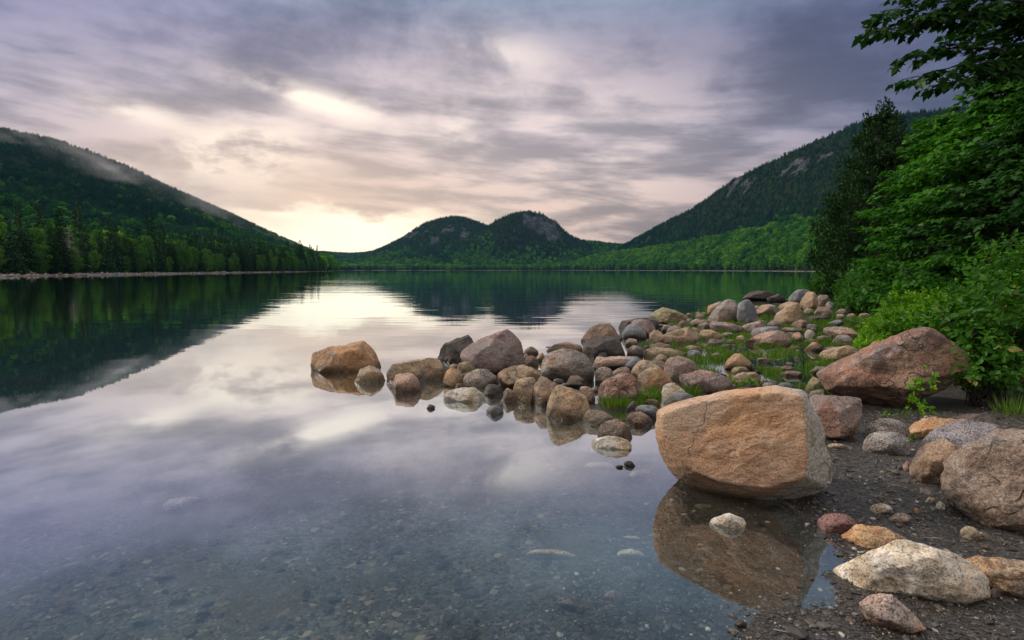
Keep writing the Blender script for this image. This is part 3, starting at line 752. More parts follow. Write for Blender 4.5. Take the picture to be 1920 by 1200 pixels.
# ================================================================ ROCKS
def rockmat(name, c1, c2, c3, dark=(0.035, 0.03, 0.028), speck=0.5, stain=0.55, crack=0.4, scale=1.0, bump=1.0, wetline=True):
    k_ = lambda q, f: tuple(min(0.62, x * f) for x in q)
    if name not in ('whitish_granite', 'dark_stone'): c1, c2, c3 = k_(c1, 1.18), k_(c2, 1.18), k_(c3, 1.22)
    m, N = newmat(name)
    oi = N.n('ShaderNodeObjectInfo')
    P_ = N.n('ShaderNodeTexCoord').outputs['Object']
    off = N.n('ShaderNodeCombineXYZ', {0: N.m('MULTIPLY', oi.outputs['Random'], 37.0), 1: N.m('MULTIPLY', oi.outputs['Random'], 91.0), 2: 3.0}).outputs[0]
    Q = N.vm('ADD', P_, off)
    big = N.noise(Q, 2.2 * scale, 5.0, 0.55, 0.4)
    med = N.noise(Q, 9.0 * scale, 5.0, 0.6, 0.3)
    c = N.mix(N.mr(big, 0.38, 0.62), c1, c2)
    c = N.mix(N.mr(med, 0.52, 0.66), c, c3)
    pw = N.noise(Q, 1.5 * scale, 6.0, 0.62, 0.7); pg = N.noise(N.vm('ADD', Q, (11.0, 5.0, 2.0)), 1.9 * scale, 6.0, 0.62, 0.7)
    if name not in ('dark_stone', 'whitish_granite', 'blue_grey_stone', 'purple_grey_granite'):
        c = N.mix(N.m('MULTIPLY', N.mr(pg, 0.49, 0.58), 0.62), c, (0.215, 0.215, 0.225))
        c = N.mix(N.m('MULTIPLY', N.mr(pw, 0.50, 0.60), 0.2 if name in ('grey_granite', 'mauve_granite') else 0.45), c, (0.43, 0.30, 0.19))
    elif name == 'blue_grey_stone': c = N.mix(N.m('MULTIPLY', N.mr(pw, 0.52, 0.62), 0.4), c, (0.30, 0.26, 0.21))
    # mineral grains
    g = N.n('ShaderNodeTexVoronoi', {'Vector': Q, 'Scale': 130.0})
    gr = N.n('ShaderNodeSeparateColor', {0: g.outputs['Color']})
    c = N.mix(N.m('MULTIPLY', N.mr(gr.outputs[0], 0.70, 0.78), speck), c, dark)
    c = N.mix(N.m('MULTIPLY', N.mr(gr.outputs[1], 0.80, 0.86), speck * 0.7), c, tuple(min(0.62, x * 1.9 + 0.08) for x in c1))
    g2 = N.noise(Q, 45.0, 4.0, 0.7)
    c = N.mix(N.m('MULTIPLY', N.mr(g2, 0.53, 0.62), speck * 0.8), c, dark)
    # weathering stains running over the rock
    sm = N.n('ShaderNodeMapping', {'Vector': Q, 'Rotation': (0.4, 0.7, 0.3), 'Scale': (1.0, 1.0, 2.6)}).outputs[0]
    s1 = N.noise(sm, 3.2 * scale, 7.0, 0.68, 0.8)
    c = N.mix(N.m('MULTIPLY', N.mr(s1, 0.52, 0.63), stain), c, dark)
    rust = N.noise(sm, 2.4 * scale, 5.0, 0.6, 0.5); rust = N.mr(rust, 0.56, 0.68)
    c = N.mix(N.m('MULTIPLY', rust, 0.45), c, N.mix(1.0, c, (1.15, 0.72, 0.45), 'MULTIPLY'))
    c = N.mix(N.m('MULTIPLY', oi.outputs['Random'], 0.35), c, N.mix(1.0, c, (0.72, 0.74, 0.80), 'MULTIPLY'))
    bl = N.noise(Q, 3.6 * scale, 6.0, 0.62, 0.6)
    c = N.mix(N.m('MULTIPLY', N.mr(bl, 0.54, 0.64), 0.55), c, N.mix(1.0, c, (1.55, 1.5, 1.45), 'MULTIPLY'))
    # cracks
    v = N.n('ShaderNodeTexVoronoi', {'Vector': N.vm('ADD', Q, N.vm('SCALE', N.n('ShaderNodeTexNoise', {'Vector': Q, 'Scale': 4.0}).outputs[1], sc_=0.5)), 'Scale': 2.3 * scale}, feature='DISTANCE_TO_EDGE')
    ck = N.m('MULTIPLY', N.mr(v.outputs['Distance'], 0.0, 0.022, 1.0, 0.0), N.mr(N.noise(Q, 1.7), 0.48, 0.56))
    c = N.mix(N.m('MULTIPLY', ck, crack), c, dark)
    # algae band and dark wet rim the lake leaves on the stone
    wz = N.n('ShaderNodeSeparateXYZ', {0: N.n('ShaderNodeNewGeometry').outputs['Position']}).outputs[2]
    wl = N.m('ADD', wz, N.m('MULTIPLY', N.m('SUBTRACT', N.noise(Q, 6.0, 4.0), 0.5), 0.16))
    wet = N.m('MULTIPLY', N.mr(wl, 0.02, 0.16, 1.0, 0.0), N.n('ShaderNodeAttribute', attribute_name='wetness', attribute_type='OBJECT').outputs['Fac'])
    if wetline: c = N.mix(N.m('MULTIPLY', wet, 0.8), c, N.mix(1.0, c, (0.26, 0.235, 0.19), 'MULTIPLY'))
    h = N.m('ADD', N.m('MULTIPLY', big, 0.05), N.m('ADD', N.m('MULTIPLY', med, 0.022), N.m('ADD', N.m('MULTIPLY', g2, 0.008), N.m('MULTIPLY', s1, 0.02))))
    h = N.m('SUBTRACT', h, N.m('MULTIPLY', ck, 0.012 * crack))
    fine_ = N.noise(Q, 190.0, 2.0, 0.6)
    h = N.m('ADD', h, N.m('MULTIPLY', fine_, 0.0022))
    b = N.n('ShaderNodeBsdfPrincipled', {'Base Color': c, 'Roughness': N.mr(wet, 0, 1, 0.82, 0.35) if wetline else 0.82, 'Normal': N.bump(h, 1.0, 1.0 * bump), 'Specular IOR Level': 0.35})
    N.n('ShaderNodeOutputMaterial', {0: b.outputs[0]})
    return m
RM = {
 'tan': rockmat('tan_granite', (0.36, 0.25, 0.16), (0.26, 0.20, 0.15), (0.40, 0.30, 0.21)),
 'orange': rockmat('orange_granite', (0.40, 0.22, 0.11), (0.30, 0.17, 0.10), (0.42, 0.28, 0.17), stain=0.3),
 'pink': rockmat('pink_granite', (0.40, 0.25, 0.20), (0.32, 0.22, 0.19), (0.44, 0.32, 0.26), speck=0.6, stain=0.25),
 'grey': rockmat('grey_granite', (0.22, 0.20, 0.19), (0.30, 0.27, 0.24), (0.19, 0.19, 0.20), speck=0.7),
 'blue': rockmat('blue_grey_stone', (0.16, 0.18, 0.21), (0.22, 0.235, 0.25), (0.13, 0.145, 0.17), speck=0.4, stain=0.25),
 'dark': rockmat('dark_stone', (0.065, 0.06, 0.062), (0.12, 0.10, 0.09), (0.09, 0.085, 0.09), (0.02, 0.02, 0.02), speck=0.4),
 'brown': rockmat('brown_stone', (0.22, 0.15, 0.115), (0.15, 0.11, 0.09), (0.28, 0.20, 0.15), stain=0.45),
 'mauve': rockmat('mauve_granite', (0.24, 0.18, 0.175), (0.18, 0.14, 0.14), (0.29, 0.215, 0.19), speck=0.6),
 'white': rockmat('whitish_granite', (0.58, 0.55, 0.49), (0.42, 0.31, 0.18), (0.60, 0.58, 0.53), speck=0.5, stain=0.35, wetline=False),
 'olive': rockmat('olive_stone', (0.26, 0.23, 0.12), (0.20, 0.17, 0.10), (0.32, 0.26, 0.16), speck=0.4),
 'red': rockmat('dark_red_stone', (0.20, 0.105, 0.10), (0.15, 0.085, 0.08), (0.25, 0.15, 0.14), speck=0.5, wetline=False),
 'purple': rockmat('purple_grey_granite', (0.18, 0.17, 0.19), (0.145, 0.14, 0.165), (0.22, 0.205, 0.22), speck=0.7, stain=0.2),
 'weathered': rockmat('weathered_boulder_granite', (0.27, 0.205, 0.165), (0.16, 0.10, 0.07), (0.32, 0.28, 0.25), speck=0.45, stain=0.75, crack=0.8, scale=0.7, bump=1.5),
 'rust': rockmat('rusty_brown_granite', (0.24, 0.135, 0.10), (0.16, 0.10, 0.08), (0.31, 0.22, 0.20), speck=0.5, stain=0.5, crack=0.7, scale=0.8, bump=1.4),
}
_ico = {}
def ico(k):
    if k not in _ico:
        bm = bmesh.new(); bmesh.ops.create_icosphere(bm, subdivisions=k, radius=1.0)
        V = np.array([v.co[:] for v in bm.verts]); Fc = np.array([[v.index for v in f.verts] for f in bm.faces]); bm.free()
        _ico[k] = (unit(V), Fc)
    return _ico[k]
def hull2(pts):
    pts = sorted(map(tuple, pts))
    def half(ps):
        o = []
        for p in ps:
            while len(o) >= 2 and (o[-1][0] - o[-2][0]) * (p[1] - o[-2][1]) - (o[-1][1] - o[-2][1]) * (p[0] - o[-2][0]) <= 0: o.pop()
            o.append(p)
        return o
    a, b = half(pts), half(pts[::-1])
    return a[:-1] + b[:-1]
CAM = np.array([0, 0, CAMH])
REG = {'A': (560, 580, 4.8), 'B': (900, 580, 4.8), 'C': (1180, 530, 6.0), 'D': (1440, 520, 4.0), 'E': (1200, 700, 2.6667), 'F': (1500, 860, 3.53),
       'G': (900, 780, 2.857), 'Z': (1340, 560, 6.0), 'H': (0, 780, 2.1333), 'X': (0, 0, 1.0)}
def rock(name, label, cat, reg, pts, mat, p=9, th=0.85, seed=0, noise=0.05, facets=9, group=None, base=None, sub=None, alpha=38, extra=None, dz=0.0, cut=0.25, bed=False, chips=22):
    if not bed and p > 7.5: p = p * 1.5; noise = noise * 0.95
    ox, oy, s = REG[reg]
    pts = np.array([(ox + x / s, oy + y / s) for x, y in pts], float)
    rs = np.random.RandomState(seed)
    x0, y0 = pts.min(0); x1, y1 = pts.max(0); cx = (x0 + x1) / 2
    by = base if base is not None else y1
    g = ground_hit(cx, by)
    if not bed and g[2] < 0.0:
        q = gp(cx, by); g = np.array([q[0], q[1], 0.0]) # the waterline is what shows
    v = np.array([g[0], g[1], 0.0]); dist = np.linalg.norm(v); v /= dist
    u = np.array([v[1], -v[0], 0.0]); up = np.array([0, 0, 1.0])
    k = dist / F
    w, h = (x1 - x0) * k, (y1 - y0) * k
    Th = th * (0.55 * w + 0.45 * min(w, 1.6 * h))
    Dp = dist + Th * 0.30
    def proj(px, py):
        r = ray(px, py); return CAM + r * (Dp / r.dot(v))
    W3 = np.array([proj(*q) for q in pts])
    low = pts[:, 1] > y1 - 0.34 * (y1 - y0)
    W3[low, 2] -= cut * h + dz
    P2 = np.stack([W3 @ u, W3[:, 2]], 1)
    hu = np.array(hull2(P2))
    ar = 0; c2 = np.zeros(2)
    for i in range(len(hu)):
        a, b = hu[i], hu[(i + 1) % len(hu)]; cr = a[0] * b[1] - a[1] * b[0]; ar += cr; c2 += (a + b) * cr
    c2 /= 3 * ar
    to3 = lambda q: q[0] * u + Dp * v + q[1] * up
    C = to3(c2)
    pl = []
    for i in range(len(hu)):
        a, b = hu[i], hu[(i + 1) % len(hu)]
        if np.hypot(*(b - a)) < 0.02 * w: continue
        A3, B3 = to3(a), to3(b)
        n = np.cross(A3 - CAM, B3 - CAM); n /= np.linalg.norm(n)
        mid = (A3 + B3) / 2
        if n.dot(mid - C) < 0: n = -n
        for sg in (1, -1):
            al = R(alpha * (0.62 if (sg < 0 and p > 8) else 1.0) + rs.uniform(-9, 9)); nn = n * math.cos(al) + sg * v * math.sin(al); pl.append((nn, max(nn.dot(mid - C), 0.03 * w)))
    tf = R(rs.uniform(-14, 10))
    for sg in (1, -1):
        n = -v * sg * math.cos(tf) + up * math.sin(abs(tf)) + u * rs.uniform(-0.25, 0.25); n /= np.linalg.norm(n)
        pl.append((n, Th / 2))
    for q in range(facets):
        n = unit(rs.normal(size=3)); n[2] = abs(n[2]); n = unit(n - 0.4 * v)
        sup = max((n.dot(to3(q2) - C)) for q2 in hu)
        pl.append((n, max(sup * rs.uniform(0.74, 0.93), Th * 0.40)))
    for (nu, nv, nz, hh) in (extra or []):
        n = nu * u + nv * v + nz * up; n /= np.linalg.norm(n); pl.append((n, hh * Th))
    wpx = x1 - x0
    k_ = sub or (6 if wpx > 190 else 5 if wpx > 75 else 4 if wpx > 24 else 3)
    Dv, Fc = ico(k_)
    Nn = np.array([q[0] for q in pl]); Hh = np.array([q[1] for q in pl])
    q = np.maximum(Dv @ Nn.T / Hh[None, :], 1e-6)
    r = (q ** p).sum(1) ** (-1.0 / p)
    V = Dv * r[:, None]
    # refit to the measured outline
    lu = P2[:, 0] - c2[0]; cu = V @ u
    V = V + u[None, :] * (np.where(cu > 0, cu * (lu.max() / max(cu.max(), 1e-6)), cu * (lu.min() / min(cu.min(), -1e-6))) - cu)[:, None]
    cz = V[:, 2]; lz = P2[:, 1] - c2[1]
    V[:, 2] = np.where(cz > 0, cz * (lz.max() / max(cz.max(), 1e-6)), cz * (lz.min() / min(cz.min(), -1e-6)))
    size = math.sqrt(w * h)
    if not bed:   # chip planar facets off the body, mostly on the open faces, then bring it back to its outline
        for q in range(chips if p > 7.5 else chips // 3):
            n = unit(rs.normal(size=3) * np.array([0.8, 0.8, 0.7]) - v * 0.75 + up * 0.25); s_ = V @ n; lim = s_.max() * (rs.uniform(0.76, 0.95) if p > 8 else rs.uniform(0.88, 0.97))
            V = V - n[None, :] * np.maximum(s_ - lim, 0)[:, None] * 1.0
        cu = V @ u
        V = V + u[None, :] * (np.where(cu > 0, cu * (lu.max() / max(cu.max(), 1e-6)), cu * (lu.min() / min(cu.min(), -1e-6))) - cu)[:, None]
        V[:, 2] = np.where(V[:, 2] > 0, V[:, 2] * (lz.max() / max(V[:, 2].max(), 1e-6)), V[:, 2])
    nd = unit(V)
    f1 = fbm(V * (2.2 / size) + seed * 3.1, 4, seed)
    f2 = 1 - np.abs(fbm(V * (6.0 / size) + seed, 3, seed + 5)) * 2
    f3 = fbm(V * (20.0 / size), 3, seed + 9)
    V = V + nd * (size * noise * (0.85 * f1 + 0.36 * (f2 - 0.6) + 0.2 * f3))[:, None]
    W = V + C
    org = np.array([C[0], C[1], W[:, 2].min()])
    me = mesh_np(name, W - org, [Fc], None, True)
    o = obj(name, me, mat if not isinstance(mat, str) else RM[mat], None, org)
    if bed: o.location[2] -= min(max(0.0, float(W[:, 2].max()) + 0.012), 0.62 * float(W[:, 2].max() - W[:, 2].min()))
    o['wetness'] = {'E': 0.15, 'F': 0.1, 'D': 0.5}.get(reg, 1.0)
    return tag(o, label, cat, group)
_si = [1000]
def RK(label, reg, pts, mat, cat='boulder', **kw):
    _si[0] += 1
    nm = kw.pop('name', cat.replace(' ', '_'))
    return rock(nm, label, cat, reg, pts, mat, seed=_si[0], **kw)

# -- the big split boulder: smooth orange face, grey right flank -------------
mB, N = newmat('split_orange_boulder')
P_ = N.n('ShaderNodeTexCoord').outputs['Object']
fa = N.n('ShaderNodeAttribute', attribute_name='flank').outputs['Fac']
big = N.noise(P_, 2.0, 5.0, 0.6, 0.5); med = N.noise(P_, 8.0, 6.0, 0.65, 0.4); fi = N.noise(P_, 60.0, 4.0, 0.7)
co = N.mix(N.mr(big, 0.36, 0.64), (0.58, 0.34, 0.20), (0.58, 0.43, 0.33))
co = N.mix(N.mr(med, 0.52, 0.68), co, (0.58, 0.44, 0.32))
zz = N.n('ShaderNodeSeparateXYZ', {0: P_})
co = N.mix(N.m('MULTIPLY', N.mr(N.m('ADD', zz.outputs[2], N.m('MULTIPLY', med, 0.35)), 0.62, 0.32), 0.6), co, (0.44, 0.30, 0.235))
st = N.noise(N.n('ShaderNodeMapping', {'Vector': P_, 'Rotation': (0, R(32), 0), 'Scale': (1, 1, 2.2)}).outputs[0], 6.0, 8.0, 0.72, 0.9)
co = N.mix(N.m('MULTIPLY', N.mr(st, 0.54, 0.66), 0.5), co, (0.26, 0.125, 0.055))
co = N.mix(N.m('MULTIPLY', N.mr(st, 0.40, 0.33), 0.5), co, (0.58, 0.42, 0.28))
gg = N.mix(N.mr(fi, 0.4, 0.6), (0.32, 0.31, 0.28), (0.58, 0.565, 0.52))
gg = N.mix(N.mr(med, 0.55, 0.7), gg, (0.30, 0.26, 0.16))
c = N.mix(N.mr(N.m('ADD', fa, N.m('MULTIPLY', N.m('SUBTRACT', med, 0.5), 0.35)), 0.42, 0.55), co, gg)
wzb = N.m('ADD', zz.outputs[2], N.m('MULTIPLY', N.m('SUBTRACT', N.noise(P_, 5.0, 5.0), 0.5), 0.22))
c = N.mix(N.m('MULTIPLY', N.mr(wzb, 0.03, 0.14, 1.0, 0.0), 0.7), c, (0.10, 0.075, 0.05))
ckv = N.n('ShaderNodeTexVoronoi', {'Vector': N.vm('ADD', P_, N.vm('SCALE', N.n('ShaderNodeTexNoise', {'Vector': P_, 'Scale': 3.0, 'Detail': 4.0}).outputs[1], sc_=0.5)), 'Scale': 1.7}, feature='DISTANCE_TO_EDGE')
ckb = N.m('MULTIPLY', N.mr(ckv.outputs['Distance'], 0.0, 0.012, 1.0, 0.0), N.mr(N.noise(P_, 2.3), 0.48, 0.56))
c = N.mix(N.m('MULTIPLY', ckb, 0.6), c, (0.16, 0.09, 0.05))
vs = N.n('ShaderNodeSeparateColor', {0: N.n('ShaderNodeTexVoronoi', {'Vector': P_, 'Scale': 150.0}).outputs['Color']})
c = N.mix(N.m('MULTIPLY', N.mr(vs.outputs[0], 0.84, 0.9), 0.5), c, (0.06, 0.045, 0.035))
hh = N.m('ADD', N.m('MULTIPLY', med, 0.035), N.m('ADD', N.m('MULTIPLY', fi, 0.008), N.m('MULTIPLY', st, 0.03)))
hh = N.m('SUBTRACT', hh, N.m('MULTIPLY', ckb, 0.01)); hh = N.m('ADD', hh, N.m('MULTIPLY', N.noise(P_, 220.0, 2.0), 0.003))
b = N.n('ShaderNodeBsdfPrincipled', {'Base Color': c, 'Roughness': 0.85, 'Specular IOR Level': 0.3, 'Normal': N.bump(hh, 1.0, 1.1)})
N.n('ShaderNodeOutputMaterial', {0: b.outputs[0]})
def big_boulder():
    OUT = [(77, 260), (80, 215), (92, 182), (200, 135), (400, 97), (600, 72), (700, 66), (800, 78), (835, 92), (870, 150), (915, 260), (952, 375), (980, 490), (968, 560), (900, 592), (800, 622), (655, 658), (550, 655), (400, 622), (240, 560), (160, 500), (95, 385)]
    ox, oy, s = REG['E']; pts = [(ox + x / s, oy + y / s) for x, y in OUT]
    g = gp(1430, 944); v = np.array([g[0], g[1], 0]); dist = np.linalg.norm(v); v /= dist
    u = np.array([v[1], -v[0], 0.0]); up = np.array([0, 0, 1.0]); Dp = dist + 0.16
    def pr(px, py, D=Dp): r = ray(px, py); return CAM + r * (D / r.dot(v))
    W3 = np.array([pr(*q) for q in pts]); C = W3.mean(0) + v * 0.02; pl = []
    for i in range(len(W3)):
        A3, B3 = W3[i], W3[(i + 1) % len(W3)]; n = np.cross(A3 - CAM, B3 - CAM); n /= np.linalg.norm(n); mid = (A3 + B3) / 2
        if n.dot(mid - C) < 0: n = -n
        for sg, al in ((1, 24), (-1, 12 if n[2] > -0.3 else 22)): # back leans in slowly, front quickly
            nn = n * math.cos(R(al)) + sg * v * math.sin(R(al)); pl.append((nn, nn.dot(mid - C)))
    # broad front face: leans back a little, turned slightly left; the right flank meets it along a sharp edge
    e1, e2, e3 = pr(ox + 855 / s, oy + 82 / s, Dp - 0.10), pr(ox + 915 / s, oy + 430 / s, Dp - 0.24), pr(ox + 862 / s, oy + 618 / s, Dp - 0.20)
    f0 = pr(ox + 110 / s, oy + 300 / s, Dp - 0.14)
    n = np.cross(e1 - f0, e3 - f0); n = unit(n); n = n if n.dot(e2 - C) > 0 else -n
    pl.append((n, n.dot(e2 - C))); face_n = n
    ro = pr(ox + 975 / s, oy + 480 / s, Dp + 0.12)
    nf = unit(np.cross(e3 - ro, e1 - ro)); nf = nf if nf.dot(u) > 0 else -nf
    pl.append((nf, nf.dot((e1 + e3) / 2 - C)))
    pl.append((v, 0.42)); pl.append((unit(v * 0.8 + up * 0.5), 0.5))
    Dv, Fc = ico(7)
    Nn = np.array([q[0] for q in pl]); Hh = np.array([q[1] for q in pl])
    q = np.maximum(Dv @ Nn.T / Hh[None, :], 1e-6); p = 90
    V = Dv * ((q ** p).sum(1) ** (-1 / p))[:, None]
    fl = (V @ nf) / nf.dot((e1 + e3) / 2 - C) - (V @ face_n) / face_n.dot(e2 - C)
    flank = np.clip(0.5 + fl * 6, 0, 1)
    flank = np.maximum(flank, sstep(V[:, 2], 10, 11))
    nd = unit(V)
    f1 = fbm(V * 2.6 + 4, 4, 900); f3 = fbm(V * 11, 4, 901)
    tl = V @ u * 0.8 + V[:, 2] * 0.6
    f2 = 1 - np.abs(fbm(np.stack([V @ u * 1.2 + V[:, 2] * 1.0, V @ v * 2, (V[:, 2] * 0.85 - V @ u * 0.5) * 6], 1), 4, 905)) * 2
    V = V + nd * (0.022 * f1 + 0.011 * f3 + 0.012 * f2)[:, None]
    W = V + C; org = np.array([C[0], C[1], W[:, 2].min()])
    me = mesh_np('boulder', W - org, [Fc], {'flank': flank}, True)
    o = obj('boulder', me, mB, None, org)
    return tag(o, 'largest boulder, flat orange face and pale grey right flank, standing half in the shallows', 'boulder')
big_boulder()

# -- near right bank ---------------------------------------------------------
RK('pale cream granite rock with ochre hollow lying on the gravel, lower right', 'F', [(212, 760), (260, 700), (380, 620), (540, 540), (640, 528), (780, 545), (900, 590), (1030, 650), (1110, 720), (1200, 800), (1270, 880), (1250, 915), (1100, 935), (900, 925), (640, 910), (400, 925), (300, 880), (230, 820)], 'white', p=12, th=0.6, alpha=45, cut=0.1, noise=0.06)
RK('salmon pink wedge stone in front of the pale cream rock, bottom right', 'F', [(385, 975), (430, 930), (540, 893), (620, 900), (660, 950), (740, 1050), (845, 1130), (830, 1160), (780, 1170), (640, 1135), (500, 1080), (410, 1020)], 'pink', cat='rock', th=0.8, cut=0.1)
RK('long smooth pinkish rock cut by the right edge, behind the pale cream rock', 'F', [(1040, 650), (1200, 652), (1400, 655), (1560, 690), (1640, 850), (1560, 930), (1440, 900), (1300, 870), (1230, 800), (1100, 720)], 'tan', cat='rock', th=0.7, cut=0.15)
RK('huge brown and grey weathered boulder cut off by the right edge of the photo', 'E', [(1515, 520), (1530, 470), (1600, 420), (1700, 365), (1850, 320), (1980, 310), (2080, 420), (2100, 700), (1950, 795), (1780, 785), (1650, 755), (1570, 700), (1525, 620)], 'weathered', th=0.75, p=14, noise=0.07, cut=0.05, alpha=30)
RK('rounded brown boulder with dark base against the huge right-edge boulder', 'E', [(1350, 500), (1355, 410), (1430, 350), (1560, 335), (1640, 385), (1640, 460), (1560, 570), (1480, 560), (1380, 535)], 'brown', th=0.9, p=9, cut=0.1)
RK('smooth purple-grey rounded boulder with green lichen under the leafy bush', 'E', [(1410, 360), (1450, 300), (1540, 262), (1620, 247), (1750, 250), (1830, 300), (1840, 360), (1700, 420), (1480, 400)], 'purple', th=0.8, p=8, noise=0.035)
RK('flat rusty orange slab wedged behind the purple-grey boulder', 'E', [(1350, 270), (1365, 222), (1400, 214), (1480, 215), (1600, 230), (1755, 240), (1740, 270), (1600, 300), (1460, 350), (1385, 350)], 'orange', cat='rock', p=16, th=0.6, noise=0.09)
RK('dark grey half-hidden boulder in the shade behind the rusty slab', 'E', [(1560, 225), (1620, 202), (1740, 200), (1800, 240), (1810, 290), (1600, 290)], 'dark', p=8)
RK('upper of two stacked grey-brown cobbles right of the square brown block', 'E', [(1118, 295), (1140, 245), (1190, 226), (1260, 226), (1325, 245), (1358, 290), (1350, 330), (1130, 335)], 'grey', p=7, noise=0.03)
RK('lower grey cobble with tan belly right of the square brown block', 'E', [(1115, 360), (1128, 318), (1180, 292), (1250, 294), (1320, 308), (1357, 345), (1335, 392), (1200, 412), (1130, 392)], 'grey', p=7, noise=0.03)
RK('square reddish-brown block under the big slanted wedge rock', 'D', [(310, 915), (360, 890), (450, 885), (600, 892), (705, 898), (715, 930), (710, 1050), (660, 1160), (600, 1225), (420, 1225), (370, 1100)], 'rust', p=24, th=0.9, noise=0.04, alpha=24, cut=0.05, facets=2, chips=8)
RK('great slanted reddish-brown wedge rock under the bushes on the right', 'D', [(378, 740), (450, 690), (640, 580), (800, 500), (1000, 430), (1215, 380), (1290, 405), (1420, 412), (1540, 470), (1520, 600), (1400, 690), (1200, 790), (1050, 900), (980, 960), (900, 1010), (750, 965), (450, 880), (400, 820)], 'rust', p=18, th=0.62, noise=0.055, alpha=30, cut=0.05, base=770)
RK('flat tan stone on the sand just behind the largest boulder', 'E', [(938, 368), (955, 350), (1020, 355), (1010, 376), (960, 380)], 'pink', cat='stone', p=7)
RK('small pink stone half hidden left of the rounded brown boulder', 'E', [(1308, 468), (1345, 440), (1362, 460), (1355, 490), (1325, 488)], 'pink', cat='stone', p=8)
RK('pale cream stone on the gravel, largest of the five pebbles there', 'E', [(1140, 692), (1165, 668), (1205, 653), (1240, 655), (1265, 675), (1210, 703)], 'white', cat='stone', p=12)
RK('small whitish pebble on the sand left of the huge right-edge boulder', 'E', [(1418, 645), (1440, 620), (1478, 622), (1455, 650), (1430, 658)], 'white', cat='pebble', p=12)
RK('pale pebble touching the foot of the huge right-edge boulder', 'E', [(1466, 684), (1490, 655), (1525, 645), (1528, 680)], 'white', cat='pebble', p=9)
RK('flat pinkish pebble on the gravel behind the long orange-brown stone', 'E', [(1237, 742), (1270, 718), (1310, 698), (1345, 712), (1357, 730), (1270, 752)], 'pink', cat='pebble', p=9)
RK('tiny orange pebble on the gravel between pale pebbles', 'E', [(1368, 682), (1385, 674), (1398, 690), (1385, 706)], 'orange', cat='pebble', p=8)
RK('dark red rounded stone at the water edge', 'E', [(888, 752), (905, 718), (960, 703), (1030, 705), (1080, 725), (1102, 752), (1050, 785), (980, 808), (915, 795)], 'red', cat='stone', p=7, noise=0.04)
RK('long orange-brown stone between the dark red stone and pale cream rock', 'E', [(983, 842), (1005, 785), (1050, 763), (1120, 762), (1200, 768), (1300, 782), (1365, 822), (1200, 875), (1040, 882)], 'orange', cat='stone', p=11, noise=0.07)
RK('small olive-brown egg-shaped stone under the huge right-edge boulder', 'E', [(1602, 785), (1630, 760), (1680, 772), (1702, 812), (1670, 840), (1625, 822)], 'olive', cat='stone', p=6)
RK('white-topped stone poking out of the water in the big boulder reflection', 'E', [(345, 742), (395, 710), (450, 702), (505, 704), (532, 745), (480, 770), (380, 768)], 'white', cat='stone', p=10, cut=0.6)
RK('small dark flat stone at the tip of the gravel in the water', 'G', [(1358, 1115), (1385, 1098), (1425, 1100), (1432, 1125), (1390, 1135)], 'dark', cat='stone', p=8)
RK('black wet stone breaking the surface, left piece of a pair', 'G', [(725, 270), (740, 262), (770, 268), (755, 279), (735, 279)], 'dark', cat='stone', p=8)
RK('black wet stone breaking the surface, right piece of a pair', 'G', [(770, 255), (800, 240), (832, 255), (828, 268), (800, 272)], 'dark', cat='stone', p=8)
# -- stones under the clear shallow water
sb = dict(cat='stone', bed=True, p=7, cut=0.1, th=0.7, noise=0.04, name='submerged_stone')
RK('pale flat stone under water beside the black wet pair', 'G', [(558, 262), (600, 245), (690, 248), (720, 270), (690, 290), (600, 288)], 'white', **sb)
RK('pale oval stone under water right of the black wet pair', 'G', [(790, 310), (830, 275), (890, 268), (935, 295), (920, 322), (840, 328)], 'white', **sb)
RK('long tan stone lying under water in the middle shallows', 'G', [(245, 740), (300, 712), (400, 713), (500, 730), (515, 755), (450, 775), (320, 765)], 'white', **sb)
RK('greyish submerged stone right of the long tan submerged stone', 'G', [(735, 725), (790, 705), (850, 712), (890, 745), (820, 770), (750, 755)], 'white', **sb)
RK('small tan submerged stone above the greyish submerged stone', 'G', [(768, 648), (800, 640), (850, 645), (862, 662), (810, 672)], 'white', **sb)
RK('brick red submerged stone near the bottom of the photo', 'G', [(658, 935), (690, 900), (740, 895), (778, 925), (765, 965), (710, 982)], 'pink', **sb)
RK('reddish elongated submerged stone nearest the bottom edge', 'G', [(418, 1000), (455, 985), (510, 1000), (592, 1045), (570, 1058), (480, 1035)], 'pink', **sb)
RK('olive submerged stone in the big boulder reflection', 'G', [(1135, 475), (1165, 455), (1230, 458), (1265, 480), (1210, 498), (1150, 492)], 'olive', **sb)
RK('flat submerged stone in deeper water left, with tan patch', 'H', [(650, 355), (690, 330), (760, 322), (812, 328), (740, 370), (680, 385)], 'white', **sb)
RK('grey submerged stone toward the bottom left', 'H', [(612, 645), (640, 628), (700, 632), (705, 650), (650, 662)], 'grey', **sb)
RK('dark submerged stone in the bottom left corner region', 'H', [(525, 825), (560, 808), (620, 815), (625, 838), (570, 845)], 'dark', **sb)

